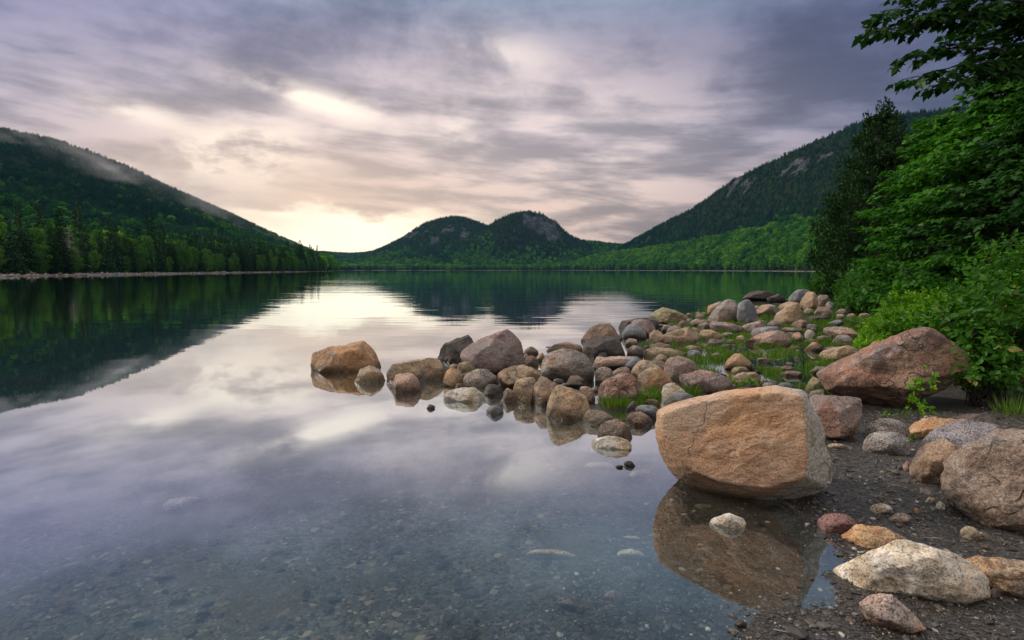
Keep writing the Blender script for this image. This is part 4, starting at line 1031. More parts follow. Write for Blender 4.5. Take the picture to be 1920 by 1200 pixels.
# -- the spit of boulders: outer end ----------------------------------------
w = dict(cut=0.6)
RK('outermost orange-brown boulder at the left end of the rock spit', 'A', [(100, 430), (112, 400), (145, 380), (270, 368), (320, 335), (400, 308), (500, 290), (570, 285), (620, 330), (690, 410), (775, 490), (745, 530), (600, 553), (120, 550)], 'orange', p=24, th=0.7, alpha=24, noise=0.07, facets=1, chips=5, **w)
RK('low mottled rock in front of the outermost orange-brown boulder', 'A', [(470, 625), (485, 580), (525, 540), (600, 515), (680, 508), (740, 545), (790, 630), (745, 660), (500, 662)], 'tan', cat='rock', p=12, noise=0.06, **w)
RK('flat-topped tan boulder with black side, second from the left end', 'A', [(790, 590), (805, 560), (870, 500), (950, 448), (1000, 437), (1200, 452), (1290, 490), (1322, 550), (1290, 620), (1100, 645), (850, 642)], 'tan', p=20, th=0.7, noise=0.05, alpha=28, **w)
RK('small pinkish cobble in the water before the flat-topped tan boulder', 'A', [(850, 650), (870, 595), (920, 580), (1060, 600), (1115, 665), (1100, 715), (980, 748), (875, 715)], 'pink', cat='stone', p=8, **w)
RK('dark ridged rock just behind the tall pyramid boulder', 'A', [(1235, 445), (1265, 400), (1300, 350), (1480, 250), (1570, 225), (1645, 268), (1640, 400), (1500, 478), (1280, 480)], 'dark', cat='rock', p=12, noise=0.08, **w)
RK('tall pyramid-shaped granite boulder with a sharp top edge', 'A', [(1450, 385), (1550, 315), (1700, 245), (1830, 190), (1870, 182), (1930, 222), (1985, 290), (2030, 370), (2005, 450), (1930, 500), (1790, 572), (1700, 560), (1540, 505)], 'mauve', p=30, th=0.85, alpha=33, noise=0.03, facets=0, chips=5, extra=[(-0.30, -0.9, 0.25, 0.42), (0.72, -0.62, 0.05, 0.36)], cut=0.3)
RK('small tan stone behind the orange cobble near the spit end', 'A', [(1350, 525), (1365, 500), (1430, 490), (1450, 520), (1420, 550), (1355, 550)], 'tan', cat='stone', p=8, **w)
RK('olive cracked rock tucked under the left foot of the pyramid boulder', 'A', [(1418, 540), (1470, 485), (1520, 468), (1590, 525), (1560, 590), (1480, 600)], 'olive', cat='rock', p=12, **w)
RK('round orange cobble left of the half-grey half-orange rock', 'A', [(1300, 625), (1305, 570), (1340, 540), (1410, 535), (1495, 598), (1465, 665), (1390, 695), (1325, 680)], 'orange', cat='stone', p=8, **w)
RK('half-grey half-orange rock under the pyramid boulder', 'A', [(1468, 650), (1520, 580), (1580, 540), (1740, 530), (1780, 570), (1782, 645), (1700, 705), (1520, 705)], 'grey', cat='rock', p=12, **w)
RK('low whitish wedge rock at the waterline, front of the spit', 'A', [(1300, 780), (1360, 735), (1440, 705), (1600, 703), (1640, 740), (1675, 790), (1600, 830), (1440, 828)], 'white', cat='rock', p=16, **w)
RK('small dark stone right of the low whitish wedge rock', 'A', [(1660, 745), (1690, 695), (1740, 672), (1800, 680), (1845, 715), (1840, 755), (1790, 780), (1690, 772)], 'dark', cat='stone', p=10, **w)
RK('lone brown pebble in open water left of the spit', 'A', [(1145, 875), (1170, 855), (1205, 860), (1230, 877), (1185, 897), (1155, 893)], 'brown', cat='pebble', p=9, **w)
RK('blue-grey shard poking from the water in the pyramid boulder reflection', 'A', [(1688, 905), (1715, 880), (1760, 863), (1805, 872), (1842, 905), (1800, 930), (1765, 945), (1730, 940)], 'blue', cat='stone', p=14, **w)
RK('tiny purple stone at the foot of the orange cobble', 'A', [(1405, 700), (1420, 670), (1460, 660), (1482, 690), (1460, 706)], 'mauve', cat='stone', p=8, **w)
# middle of the spit
RK('dark brown stone right behind the pyramid boulder', 'B', [(395, 385), (415, 355), (465, 333), (510, 350), (530, 380), (510, 412), (400, 408)], 'brown', cat='stone', p=9)
RK('narrow brown stone leaning on the right foot of the pyramid boulder', 'B', [(340, 497), (360, 450), (400, 407), (445, 403), (460, 430), (400, 490)], 'brown', cat='stone', p=12)
RK('russet rounded stone between the pyramid and speckled oval boulders', 'B', [(380, 495), (410, 445), (460, 415), (510, 430), (528, 470), (520, 515), (440, 512)], 'rust', cat='stone', p=9)
RK('small dark orange stone wedged left of the speckled oval boulder', 'B', [(505, 440), (540, 390), (585, 395), (590, 440), (550, 470)], 'orange', cat='stone', p=9)
RK('wide flat tan boulder lying between pyramid and speckled oval boulders', 'B', [(155, 625), (162, 580), (220, 535), (320, 500), (430, 498), (490, 520), (560, 580), (560, 620), (480, 650), (330, 705), (200, 692)], 'tan', p=9, noise=0.04)
RK('speckled grey egg-shaped boulder in the middle of the spit', 'B', [(545, 495), (552, 445), (600, 388), (660, 362), (720, 353), (800, 357), (880, 372), (980, 425), (1022, 480), (1028, 540), (1015, 620), (950, 655), (760, 645), (640, 615), (575, 575)], 'grey', p=7, th=0.9, noise=0.02, facets=1)
RK('brown ridge rock peeking over the speckled egg-shaped boulder', 'B', [(595, 385), (650, 340), (710, 308), (820, 298), (900, 318), (955, 392), (700, 390)], 'brown', cat='rock', p=10)
RK('long black rounded boulder across the middle of the spit', 'B', [(918, 350), (945, 300), (1000, 260), (1090, 243), (1180, 238), (1280, 260), (1322, 300), (1318, 410), (1240, 430), (1000, 420)], 'dark', p=8, noise=0.03)
RK('grey-brown cone stone standing in front of the long black boulder', 'B', [(1033, 425), (1045, 370), (1065, 335), (1110, 308), (1170, 293), (1215, 325), (1230, 385), (1228, 432)], 'grey', cat='stone', p=10, base=669)
RK('large brown hump boulder left behind the long black boulder', 'B', [(905, 305), (920, 260), (980, 205), (1050, 145), (1110, 122), (1180, 125), (1225, 145), (1262, 195), (1255, 245), (1000, 300)], 'brown', p=9, noise=0.06)
RK('small tan stone on the crest between brown hump and black boulders', 'B', [(1045, 250), (1080, 228), (1115, 240), (1110, 258)], 'tan', cat='stone', p=8)
RK('dark low boulder at the back of the crest above the blue stone', 'B', [(1240, 145), (1300, 105), (1380, 85), (1480, 75), (1560, 82), (1612, 115), (1610, 170), (1500, 190), (1280, 190)], 'dark', p=8)
RK('purple-brown boulder leaning behind the round blue-grey stone', 'B', [(1288, 190), (1325, 125), (1370, 103), (1440, 93), (1540, 105), (1580, 160), (1575, 220), (1520, 255), (1350, 255)], 'mauve', p=10)
RK('round blue-grey stone on the crest of the spit', 'B', [(1272, 225), (1285, 175), (1330, 145), (1390, 140), (1450, 165), (1498, 215), (1500, 260), (1400, 270), (1290, 262)], 'blue', cat='rock', p=7, noise=0.025)
RK('boulder with mossy green top at the far water edge', 'C', [(200, 400), (215, 355), (265, 290), (330, 270), (420, 272), (500, 320), (580, 360), (640, 415), (665, 455), (400, 460)], 'olive', p=10, noise=0.05)
RK('stone half orange half black near the round blue-grey stone', 'B', [(1525, 285), (1545, 235), (1590, 190), (1630, 185), (1670, 225), (1675, 255), (1640, 300), (1590, 308)], 'orange', cat='stone', p=12)
RK('long sloping bluish-tan boulder running up to the right', 'C', [(330, 690), (400, 630), (480, 565), (560, 520), (650, 495), (720, 500), (790, 570), (795, 650), (700, 690), (420, 700)], 'tan', p=9, th=0.7)
RK('small tan stone right of the long black boulder', 'B', [(1308, 305), (1320, 270), (1352, 260), (1395, 275), (1425, 318), (1400, 332), (1320, 330)], 'tan', cat='stone', p=8)
RK('brown block stone beside the grey-brown cone stone', 'B', [(1318, 415), (1322, 345), (1375, 322), (1430, 328), (1480, 365), (1480, 410), (1400, 425)], 'brown', cat='rock', p=14)
RK('long low olive rock with grass on its right side', 'B', [(1470, 405), (1485, 365), (1550, 342), (1620, 338), (1740, 365), (1830, 405), (1868, 432), (1700, 450), (1490, 445)], 'olive', cat='rock', p=8)
RK('little tan stone in front of the long low olive rock', 'B', [(1555, 465), (1580, 425), (1620, 403), (1665, 420), (1690, 455), (1640, 482)], 'tan', cat='stone', p=9)
RK('flat pink slab right of the speckled egg-shaped boulder', 'B', [(985, 480), (990, 430), (1100, 430), (1300, 420), (1440, 428), (1430, 470), (1250, 520), (1060, 555), (1020, 545)], 'pink', cat='rock', p=16, th=1.0)
RK('smooth blue-grey slab overlapping the flat pink slab', 'B', [(1195, 525), (1240, 490), (1330, 455), (1450, 425), (1485, 465), (1400, 540), (1300, 560), (1220, 550)], 'blue', cat='rock', p=12)
RK('grey-tan round stone right below the speckled egg-shaped boulder', 'B', [(1035, 630), (1040, 570), (1060, 535), (1130, 520), (1185, 535), (1205, 570), (1185, 630), (1120, 670), (1060, 665)], 'grey', cat='rock', p=8)
RK('brown stone behind the reddish angular pyramid rock', 'B', [(1178, 615), (1200, 560), (1240, 522), (1295, 517), (1345, 545), (1358, 600), (1280, 640)], 'brown', cat='rock', p=9)
RK('tan-grey tall rounded rock above the diagonal orange boulder', 'B', [(1358, 590), (1370, 520), (1410, 475), (1470, 458), (1560, 470), (1630, 515), (1655, 585), (1500, 650), (1380, 630)], 'tan', cat='rock', p=8)
RK('long orange boulder with a grey side lying diagonally', 'B', [(1418, 640), (1425, 580), (1460, 540), (1540, 518), (1600, 535), (1680, 600), (1765, 670), (1700, 725), (1620, 740), (1480, 705)], 'orange', p=9, th=0.8)
RK('large purple-grey rounded boulder above the diagonal orange boulder', 'C', [(375, 990), (385, 905), (440, 870), (520, 845), (580, 828), (660, 845), (740, 900), (785, 970), (720, 1020), (600, 1090), (520, 1130), (420, 1060)], 'mauve', p=9, noise=0.03)
RK('reddish angular pyramid rock with grass at its foot', 'B', [(1060, 700), (1100, 665), (1160, 640), (1270, 568), (1320, 580), (1385, 615), (1432, 700), (1410, 780), (1290, 862), (1085, 852)], 'rust', p=24, th=0.8, alpha=30, noise=0.05)
RK('pale speckled stone right of the grassy gap, beside diagonal boulder', 'B', [(1633, 745), (1638, 680), (1680, 660), (1740, 660), (1800, 678), (1850, 750), (1800, 800), (1660, 825)], 'white', cat='rock', p=8)
RK('flat slate blue stone peeking over the largest boulder left shoulder', 'B', [(1645, 845), (1700, 785), (1740, 758), (1850, 753), (1940, 775), (1940, 800), (1760, 850), (1680, 872)], 'blue', cat='rock', p=12)
RK('wide grey and tan boulder behind the slate blue stone', 'C', [(560, 1110), (580, 1060), (640, 1030), (740, 980), (840, 982), (960, 1012), (1100, 1080), (1180, 1150), (1185, 1200), (950, 1250), (700, 1240), (600, 1170)], 'mauve', p=9)
RK('small orange-brown stone at the front waterline of the spit', 'B', [(207, 785), (215, 740), (255, 715), (310, 712), (345, 760), (330, 832), (240, 832)], 'orange', cat='stone', p=8, **w)
RK('tan banded round rock at the front waterline of the spit', 'B', [(300, 740), (315, 680), (360, 635), (425, 613), (490, 630), (525, 670), (520, 745), (470, 825), (370, 838), (320, 812)], 'tan', cat='rock', p=8, **w)
RK('tilted rusty-topped grey rock left of the round tan boulder', 'B', [(470, 790), (495, 700), (540, 630), (590, 603), (640, 615), (700, 655), (725, 710), (640, 765), (560, 855), (490, 862)], 'brown', cat='rock', p=13, **w)
RK('small flat grey stone above the round tan boulder, left one', 'B', [(660, 640), (690, 622), (740, 628), (765, 655), (740, 675), (690, 665)], 'grey', cat='stone', p=7)
RK('small flat grey stone above the round tan boulder, middle one', 'B', [(715, 692), (760, 663), (800, 662), (815, 682), (770, 700)], 'blue', cat='stone', p=7)
RK('flat dark grey stone under the shadow of the speckled egg-shaped boulder', 'B', [(775, 665), (800, 648), (850, 643), (920, 662), (950, 688), (930, 702), (840, 695)], 'dark', cat='stone', p=7)
RK('dark brown stone right behind the round tan boulder', 'B', [(900, 705), (950, 695), (1000, 725), (1035, 775), (1040, 825), (985, 855), (930, 770)], 'brown', cat='stone', p=8)
RK('round tan boulder with golden lichen at the front waterline', 'B', [(573, 905), (585, 840), (625, 775), (700, 712), (770, 688), (840, 682), (920, 715), (975, 790), (1018, 890), (1010, 930), (950, 965), (800, 990), (640, 965), (590, 935)], 'tan', p=9, th=0.9, noise=0.035, **w)
RK('flat tan-topped stone in the water right of the round tan boulder', 'B', [(910, 970), (935, 925), (990, 905), (1080, 903), (1165, 910), (1245, 965), (1190, 1005), (1060, 1038), (950, 1005)], 'tan', cat='rock', p=14, **w)
RK('dark brown angular rock standing in the water before the spit', 'B', [(1060, 1075), (1075, 1040), (1150, 1000), (1215, 988), (1275, 988), (1345, 1035), (1382, 1075), (1378, 1130), (1250, 1165), (1120, 1140)], 'brown', cat='rock', p=16, noise=0.05, **w)
RK('whitish low stone nearest the viewer before the dark angular rock', 'B', [(1003, 1180), (1030, 1142), (1090, 1130), (1180, 1145), (1290, 1180), (1372, 1198), (1310, 1245), (1180, 1262), (1060, 1235)], 'white', cat='stone', p=10, **w)
RK('pointed tan and black stone left of the largest boulder', 'B', [(1303, 965), (1345, 932), (1430, 923), (1510, 945), (1555, 990), (1500, 1030), (1445, 1048), (1370, 1010)], 'brown', cat='rock', p=16, **w)
RK('smooth grey oval stone touching the left side of the largest boulder', 'B', [(1393, 915), (1420, 870), (1480, 857), (1560, 863), (1625, 895), (1625, 945), (1550, 985), (1430, 938)], 'blue', cat='rock', p=7, noise=0.02)
RK('small dark grey stone left of the smooth grey oval stone', 'B', [(1308, 910), (1325, 870), (1360, 832), (1405, 823), (1425, 860), (1390, 920), (1330, 935)], 'dark', cat='stone', p=9)
RK('olive stone in grass between the slate blue and oval stones', 'B', [(1445, 845), (1475, 820), (1540, 808), (1600, 820), (1622, 865), (1540, 875)], 'olive', cat='stone', p=8)
RK('little grey stone in the grass right of the reddish pyramid rock', 'B', [(1450, 775), (1475, 752), (1515, 750), (1540, 775), (1520, 800)], 'grey', cat='stone', p=8)
RK('small stone in the gap behind the round tan boulder', 'B', [(1000, 720), (1020, 697), (1060, 697), (1060, 740), (1020, 745)], 'grey', cat='stone', p=8)
# far part of the spit
RK('left of two tiny stones out in the water beyond the mossy boulder', 'C', [(640, 360), (648, 343), (685, 345), (698, 362), (670, 378)], 'pink', cat='stone', p=8)
RK('right of two tiny stones out in the water beyond the mossy boulder', 'C', [(740, 360), (750, 338), (785, 326), (812, 348), (800, 368), (765, 372)], 'pink', cat='stone', p=8)
RK('orange-brown left shoulder rock of the far cracked boulder pair', 'C', [(873, 340), (880, 275), (930, 245), (1060, 213), (1070, 250), (980, 370), (890, 375)], 'orange', cat='rock', p=13)
RK('large grey-tan left half of the far cracked boulder', 'C', [(865, 405), (940, 350), (1000, 270), (1060, 212), (1180, 182), (1225, 200), (1235, 330), (1215, 430), (1060, 450), (900, 430)], 'grey', p=14, noise=0.05)
RK('dark grey right half of the far cracked boulder', 'C', [(1215, 300), (1225, 195), (1255, 187), (1350, 255), (1410, 320), (1455, 375), (1400, 450), (1280, 468), (1220, 420)], 'blue', p=14, noise=0.05)
RK('small pinkish stone right of the far cracked boulder', 'Z', [(412, 120), (440, 90), (490, 78), (530, 110), (500, 160), (440, 170)], 'pink', cat='stone', p=9)
RK('pinkish block with layered top beyond the far cracked boulder', 'Z', [(468, 170), (520, 95), (590, 60), (690, 62), (718, 110), (700, 155), (600, 195), (500, 195)], 'pink', cat='rock', p=14)
RK('long dark slab island lying farthest out in the green reflection', 'C', [(1272, 155), (1320, 110), (1450, 85), (1600, 95), (1655, 130), (1610, 180), (1400, 195), (1300, 175)], 'dark', cat='rock', p=12, th=0.6, noise=0.08)
RK('dark hump joined to the right end of the far slab island', 'C', [(1550, 185), (1600, 150), (1660, 130), (1715, 135), (1762, 190), (1720, 220), (1620, 208)], 'dark', cat='rock', p=12, th=0.6, noise=0.08)
RK('grey rounded boulder farthest back beside the shore bushes', 'D', [(150, 180), (158, 132), (215, 97), (320, 88), (332, 115), (290, 165), (250, 188), (180, 188)], 'blue', p=8)
RK('tan boulder leaning right of the farthest grey boulder', 'D', [(238, 195), (285, 145), (328, 103), (360, 135), (378, 195), (340, 245), (280, 225)], 'tan', p=11)
RK('purple-brown boulder against the shore bushes', 'D', [(355, 175), (362, 155), (400, 140), (462, 130), (472, 168), (435, 200), (375, 212)], 'mauve', p=10)
RK('small grey boulder at the foot of the shore bushes', 'D', [(430, 220), (450, 195), (485, 180), (505, 222), (482, 252), (445, 240)], 'blue', cat='rock', p=10)
RK('tan boulder with green algae patch on its top', 'D', [(35, 312), (60, 262), (120, 205), (190, 190), (240, 205), (285, 265), (282, 310), (150, 348), (60, 340)], 'tan', p=9)
RK('tan slab behind the algae-topped boulder', 'D', [(75, 225), (100, 205), (150, 185), (250, 190), (265, 230), (110, 260)], 'tan', cat='rock', p=10)
RK('small pale rock between the tan boulders at the back', 'D', [(268, 245), (300, 232), (340, 240), (345, 268), (300, 287)], 'tan', cat='stone', p=9)
RK('rounded brown boulder before the small grey boulder at the bushes', 'D', [(345, 262), (380, 225), (420, 220), (460, 235), (485, 278), (430, 295), (370, 285)], 'brown', cat='rock', p=9)
RK('flat dark ledge stone in front of the rounded brown boulder', 'D', [(280, 312), (310, 290), (400, 288), (480, 292), (470, 303), (360, 322)], 'dark', cat='stone', p=9)
RK('purple stone left of the algae-topped boulder foot', 'D', [(-5, 345), (25, 323), (70, 328), (112, 352), (100, 377), (10, 372)], 'mauve', cat='stone', p=8)
RK('brown and green stone right below the algae-topped boulder', 'D', [(172, 355), (200, 325), (245, 318), (300, 322), (312, 348), (262, 372), (200, 365)], 'pink', cat='stone', p=9)
RK('flat grey slab in the pool near the bushes', 'D', [(450, 345), (495, 318), (545, 322), (575, 342), (500, 368)], 'blue', cat='stone', p=9)
RK('small blue-grey stone by the far pool', 'D', [(288, 370), (315, 350), (350, 352), (372, 372), (325, 388)], 'blue', cat='stone', p=8)
RK('long grey hump rock left of the wide pink slab', 'C', [(900, 480), (930, 430), (1000, 440), (1060, 470), (1200, 478), (1280, 490), (1220, 545), (1080, 560), (950, 540)], 'mauve', cat='rock', p=10)
RK('pinkish dome stone behind the long grey hump rock', 'C', [(665, 460), (700, 425), (750, 405), (800, 415), (835, 450), (780, 480), (690, 490)], 'pink', cat='stone', p=8)
RK('pale flat grey stone right of the pinkish dome stone', 'C', [(780, 475), (860, 440), (895, 445), (905, 500), (800, 512)], 'grey', cat='stone', p=10)
RK('small brown dome stone behind the long sloping boulder', 'C', [(550, 470), (570, 435), (610, 425), (660, 460), (655, 495), (600, 510), (560, 500)], 'brown', cat='stone', p=8)
RK('small grey stone left of the brown dome stone', 'C', [(355, 530), (390, 480), (430, 472), (490, 490), (480, 530), (400, 560)], 'grey', cat='stone', p=9)
RK('tan-grey stone on the back of the long sloping boulder', 'C', [(405, 585), (440, 520), (520, 485), (590, 500), (560, 540), (470, 590)], 'mauve', cat='stone', p=10)
RK('tan hump stone before the long grey hump rock', 'C', [(775, 575), (830, 535), (900, 530), (1000, 550), (1060, 580), (1055, 625), (940, 650), (820, 620)], 'tan', cat='rock', p=9)
RK('flat grey stone right of the tan hump stone', 'C', [(1040, 570), (1130, 560), (1200, 580), (1190, 615), (1060, 615)], 'grey', cat='stone', p=9)
RK('large oblique tan and blue boulder behind the wide pink slab', 'C', [(1235, 520), (1320, 470), (1420, 425), (1500, 430), (1555, 490), (1500, 540), (1320, 565), (1240, 545)], 'mauve', p=9)
RK('bluish two-humped rock touching the back of the wide pink slab', 'C', [(1340, 585), (1390, 520), (1470, 508), (1600, 490), (1690, 505), (1690, 545), (1450, 600)], 'blue', cat='rock', p=9)
RK('small tan stone in the marsh beside the wide pink slab', 'C', [(1195, 640), (1215, 605), (1260, 595), (1310, 620), (1300, 660), (1230, 665)], 'tan', cat='stone', p=8)
RK('mottled dome stone at the edge of the marsh pool', 'C', [(873, 690), (900, 645), (950, 627), (1000, 635), (1035, 680), (1000, 712), (900, 712)], 'grey', cat='stone', p=8)
RK('little grey stone beside the mottled dome stone', 'C', [(1090, 670), (1115, 640), (1160, 640), (1180, 670), (1140, 695)], 'grey', cat='stone', p=8)
RK('flat stone in the water behind the peaked orange rock', 'C', [(1025, 715), (1060, 690), (1120, 695), (1160, 720), (1090, 735)], 'grey', cat='stone', p=8)
RK('wide flat-faced pink slab at the back of the marsh pool', 'C', [(1285, 695), (1300, 665), (1370, 600), (1450, 570), (1560, 575), (1700, 545), (1800, 560), (1835, 610), (1838, 665), (1700, 705), (1400, 712)], 'pink', p=14, th=0.6)
RK('pink block joined right of the wide flat-faced slab', 'Z', [(850, 430), (870, 375), (1000, 378), (1010, 430), (990, 490), (870, 490)], 'pink', cat='rock', p=12)
RK('pale flat stone on top behind the wide pink slab', 'Z', [(740, 360), (790, 325), (860, 325), (960, 335), (1000, 370), (860, 385)], 'tan', cat='stone', p=9)
RK('small white-grey stone right of the pink block', 'Z', [(1010, 385), (1040, 350), (1080, 348), (1132, 392), (1090, 415), (1030, 412)], 'white', cat='stone', p=9)
RK('small reddish stone above the small white-grey stone', 'Z', [(1075, 345), (1100, 325), (1150, 330), (1155, 360), (1100, 375)], 'brown', cat='stone', p=8)
RK('long orange-pink flat boulder below the far dark pool', 'Z', [(1215, 370), (1240, 330), (1360, 318), (1520, 332), (1600, 375), (1690, 430), (1670, 460), (1560, 445), (1380, 420), (1240, 410)], 'pink', p=12, th=0.8)
RK('dark grey rounded rock under the long orange-pink boulder', 'Z', [(1325, 440), (1370, 412), (1460, 403), (1540, 430), (1565, 500), (1480, 520), (1360, 505)], 'grey', cat='rock', p=8)
RK('yellowish small stone left of the dark grey rounded rock', 'Z', [(1135, 445), (1170, 418), (1230, 412), (1295, 435), (1270, 470), (1180, 475)], 'tan', cat='stone', p=8)
RK('orange pointed stone in the marsh, right of the pool', 'Z', [(990, 560), (1040, 510), (1110, 488), (1180, 495), (1215, 540), (1170, 580), (1040, 590)], 'orange', cat='stone', p=10)
RK('flat pale stone above the orange pointed marsh stone', 'Z', [(1000, 485), (1060, 460), (1140, 462), (1185, 488), (1100, 505)], 'tan', cat='stone', p=8)
RK('flat grey stone behind the long sandy boulder', 'Z', [(1200, 575), (1240, 545), (1380, 540), (1450, 552), (1350, 600), (1230, 600)], 'grey', cat='stone', p=9)
RK('long sandy-tan boulder left of the great wedge rock', 'Z', [(1150, 660), (1220, 600), (1360, 555), (1560, 525), (1620, 560), (1560, 640), (1440, 700), (1300, 720), (1200, 690)], 'tan', p=9, th=0.7)
RK('grey-topped stone below the bright bush at the far pool', 'D', [(712, 395), (740, 370), (780, 354), (850, 352), (880, 372), (800, 402)], 'grey', cat='rock', p=9)
RK('pale cap of a stone at the far pool edge under the dark bushes', 'D', [(488, 270), (530, 238), (600, 233), (628, 260), (570, 280)], 'grey', cat='stone', p=9)
RK('small pale stone in the far pool, left one', 'D', [(513, 300), (530, 278), (560, 275), (575, 298), (545, 308)], 'pink', cat='stone', p=8)
RK('small pale stone in the far pool, middle one', 'D', [(588, 298), (610, 272), (645, 272), (655, 295), (620, 303)], 'pink', cat='stone', p=8)
RK('grey mound stone in the far pool, right one', 'D', [(675, 300), (700, 272), (745, 268), (785, 285), (780, 305), (720, 308)], 'grey', cat='stone', p=8)
RK('little flat stone by the far pool right bank', 'D', [(775, 322), (800, 313), (835, 316), (825, 328), (790, 330)], 'tan', cat='stone', p=8)
# marsh stones
RK('peaked orange rock standing in the marsh grass', 'C', [(1048, 935), (1090, 880), (1150, 830), (1200, 795), (1240, 798), (1310, 850), (1380, 915), (1360, 960), (1220, 985), (1080, 970)], 'orange', cat='rock', p=12)
RK('olive cobble in front of the peaked orange marsh rock', 'C', [(1140, 1005), (1165, 970), (1230, 942), (1290, 945), (1350, 990), (1330, 1015), (1180, 1030)], 'olive', cat='stone', p=8)
RK('tan rock arched like a back beside the wide grey-tan boulder', 'C', [(1130, 1090), (1180, 1040), (1260, 1005), (1340, 1002), (1420, 1050), (1480, 1130), (1440, 1170), (1240, 1180), (1160, 1150)], 'tan', cat='rock', p=8)
RK('small olive stone right of the arched tan rock', 'C', [(1470, 1110), (1500, 1085), (1550, 1088), (1570, 1120), (1510, 1140)], 'olive', cat='stone', p=8)
RK('left of two blue domes peeking over the largest boulder', 'C', [(1460, 1175), (1510, 1135), (1560, 1120), (1620, 1140), (1680, 1185), (1600, 1215), (1500, 1215)], 'blue', cat='stone', p=7, noise=0.02)
RK('right of two blue domes peeking over the largest boulder', 'C', [(1660, 1175), (1700, 1130), (1760, 1118), (1820, 1135), (1865, 1185), (1800, 1215), (1700, 1215)], 'blue', cat='stone', p=7, noise=0.02)
RK('flat tan marsh stone, upper of the close pair by the pool', 'Z', [(725, 790), (760, 762), (830, 755), (890, 770), (915, 800), (830, 815)], 'tan', cat='stone', p=8)
RK('flat pinkish marsh stone, lower of the close pair by the pool', 'Z', [(730, 850), (770, 820), (850, 812), (950, 815), (995, 845), (940, 880), (800, 880)], 'pink', cat='stone', p=8)
RK('round olive marsh stone left of the great wedge rock tip', 'Z', [(1052, 820), (1090, 780), (1160, 760), (1240, 770), (1275, 810), (1200, 845), (1100, 850)], 'olive', cat='stone', p=8)
RK('half-sunk olive stone behind the round olive marsh stone', 'Z', [(1085, 730), (1110, 700), (1160, 700), (1200, 745), (1140, 765)], 'olive', cat='stone', p=8)
RK('tall green-grey stone at the tip of the great wedge rock', 'Z', [(1015, 1010), (1040, 940), (1085, 885), (1120, 880), (1200, 930), (1235, 990), (1200, 1040), (1060, 1060)], 'olive', cat='rock', p=10)
RK('grey-tan stone between the largest boulder and square brown block', 'Z', [(1050, 1090), (1120, 1040), (1200, 1020), (1250, 1025), (1265, 1070), (1200, 1110), (1090, 1130)], 'grey', cat='stone', p=10)
RK('flat twin-topped pale stone in the middle of the marsh', 'Z', [(470, 700), (500, 665), (590, 665), (640, 690), (590, 725), (500, 728)], 'tan', cat='stone', p=9)
RK('barely showing stone in the marsh above the close pair', 'Z', [(795, 735), (830, 712), (880, 718), (895, 745), (840, 755)], 'grey', cat='stone', p=8)
RK('small tan stone half in marsh grass left of the pool', 'C', [(905, 845), (940, 795), (990, 790), (1050, 825), (1030, 860), (950, 862)], 'pink', cat='stone', p=8)
RK('brown bank stone behind the marsh grass', 'C', [(610, 740), (650, 708), (720, 706), (830, 735), (810, 770), (680, 775)], 'tan', cat='stone', p=9)
RK('bluish stone sunk in grass below the brown bank stone', 'C', [(650, 830), (670, 760), (740, 755), (820, 780), (800, 850), (710, 870)], 'blue', cat='stone', p=9)
RK('flat stone at the left edge of the marsh grass', 'C', [(210, 720), (260, 690), (400, 685), (490, 715), (480, 760), (300, 750)], 'brown', cat='stone', p=9)
RK('thin dark branch stone awash right of the marsh pool slab', 'Z', [(580, 590), (610, 572), (680, 575), (700, 595), (640, 605)], 'dark', cat='stone', p=9)

# low filler stones wedged between the boulders of the spit: nothing tells them apart
rsf = np.random.RandomState(12)
KS = ['tan', 'brown', 'grey', 'pink', 'mauve', 'olive', 'dark', 'blue']
protoF = []
for i in range(16):
    Dv, Fc = ico(4)
    r = 1 + 0.22 * fbm(Dv * 1.3 + i * 7, 3, 400 + i)
    sh = np.array([1, 0.8, 0.58]) * rsf.uniform(0.7, 1.3, 3)
    VV = Dv * r[:, None]
    for q in range(16):
        n_ = unit(rsf.normal(size=3)); s_ = VV @ n_; VV = VV - n_[None] * np.maximum(s_ - s_.max() * rsf.uniform(0.72, 0.93), 0)[:, None]
    protoF.append(mesh_np('filler_stone', VV * sh, [Fc], None, True)); protoF[-1].materials.append(RM[KS[i % 8]])
def filler(px, py, sz_, label, group, name='stone', cat='stone'):
    x, y = gp(px, py); z = hz(x, y)
    o = bpy.data.objects.new(name, protoF[rsf.randint(0, 16)]); COL.objects.link(o)
    s_ = sz_ * rsf.uniform(0.7, 1.3); o.location = (x, y, z + 0.15 * s_); o.scale = (s_, s_, s_); o.rotation_euler = (rsf.uniform(-.3, .3), rsf.uniform(-.3, .3), rsf.rand() * 6.3)
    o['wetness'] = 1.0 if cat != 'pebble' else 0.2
    return tag(o, label, cat, group)
spine = [((870, 722), (1010, 690), 16), ((1010, 710), (1240, 700), 30), ((1100, 650), (1240, 640), 22), ((1180, 680), (1420, 730), 22), ((1200, 625), (1330, 620), 20), ((1250, 605), (1560, 590), 40), ((1330, 650), (1560, 640), 20)]
wts = np.array([8, 26, 18, 22, 22, 36, 18]); 
for (a, b_, n) in [(s_[0], s_[1], s_[2]) for s_ in spine]:
    for k in range(int(n * 0.8)):
        t = rsf.rand(); px = a[0] + (b_[0] - a[0]) * t; py = a[1] + (b_[1] - a[1]) * t + rsf.uniform(-14, 14)
        filler(px, py, rsf.uniform(0.06, 0.13) if py > 640 else rsf.uniform(0.10, 0.2), 'small stone wedged low between the boulders of the spit', 'small stones between the boulders')
for k in range(46):
    px = rsf.uniform(1380, 1640); py = rsf.uniform(615, 735)
    filler(px, py, rsf.uniform(0.05, 0.10), 'small mossy stone half sunk in the marsh grass', 'small stones in the marsh')
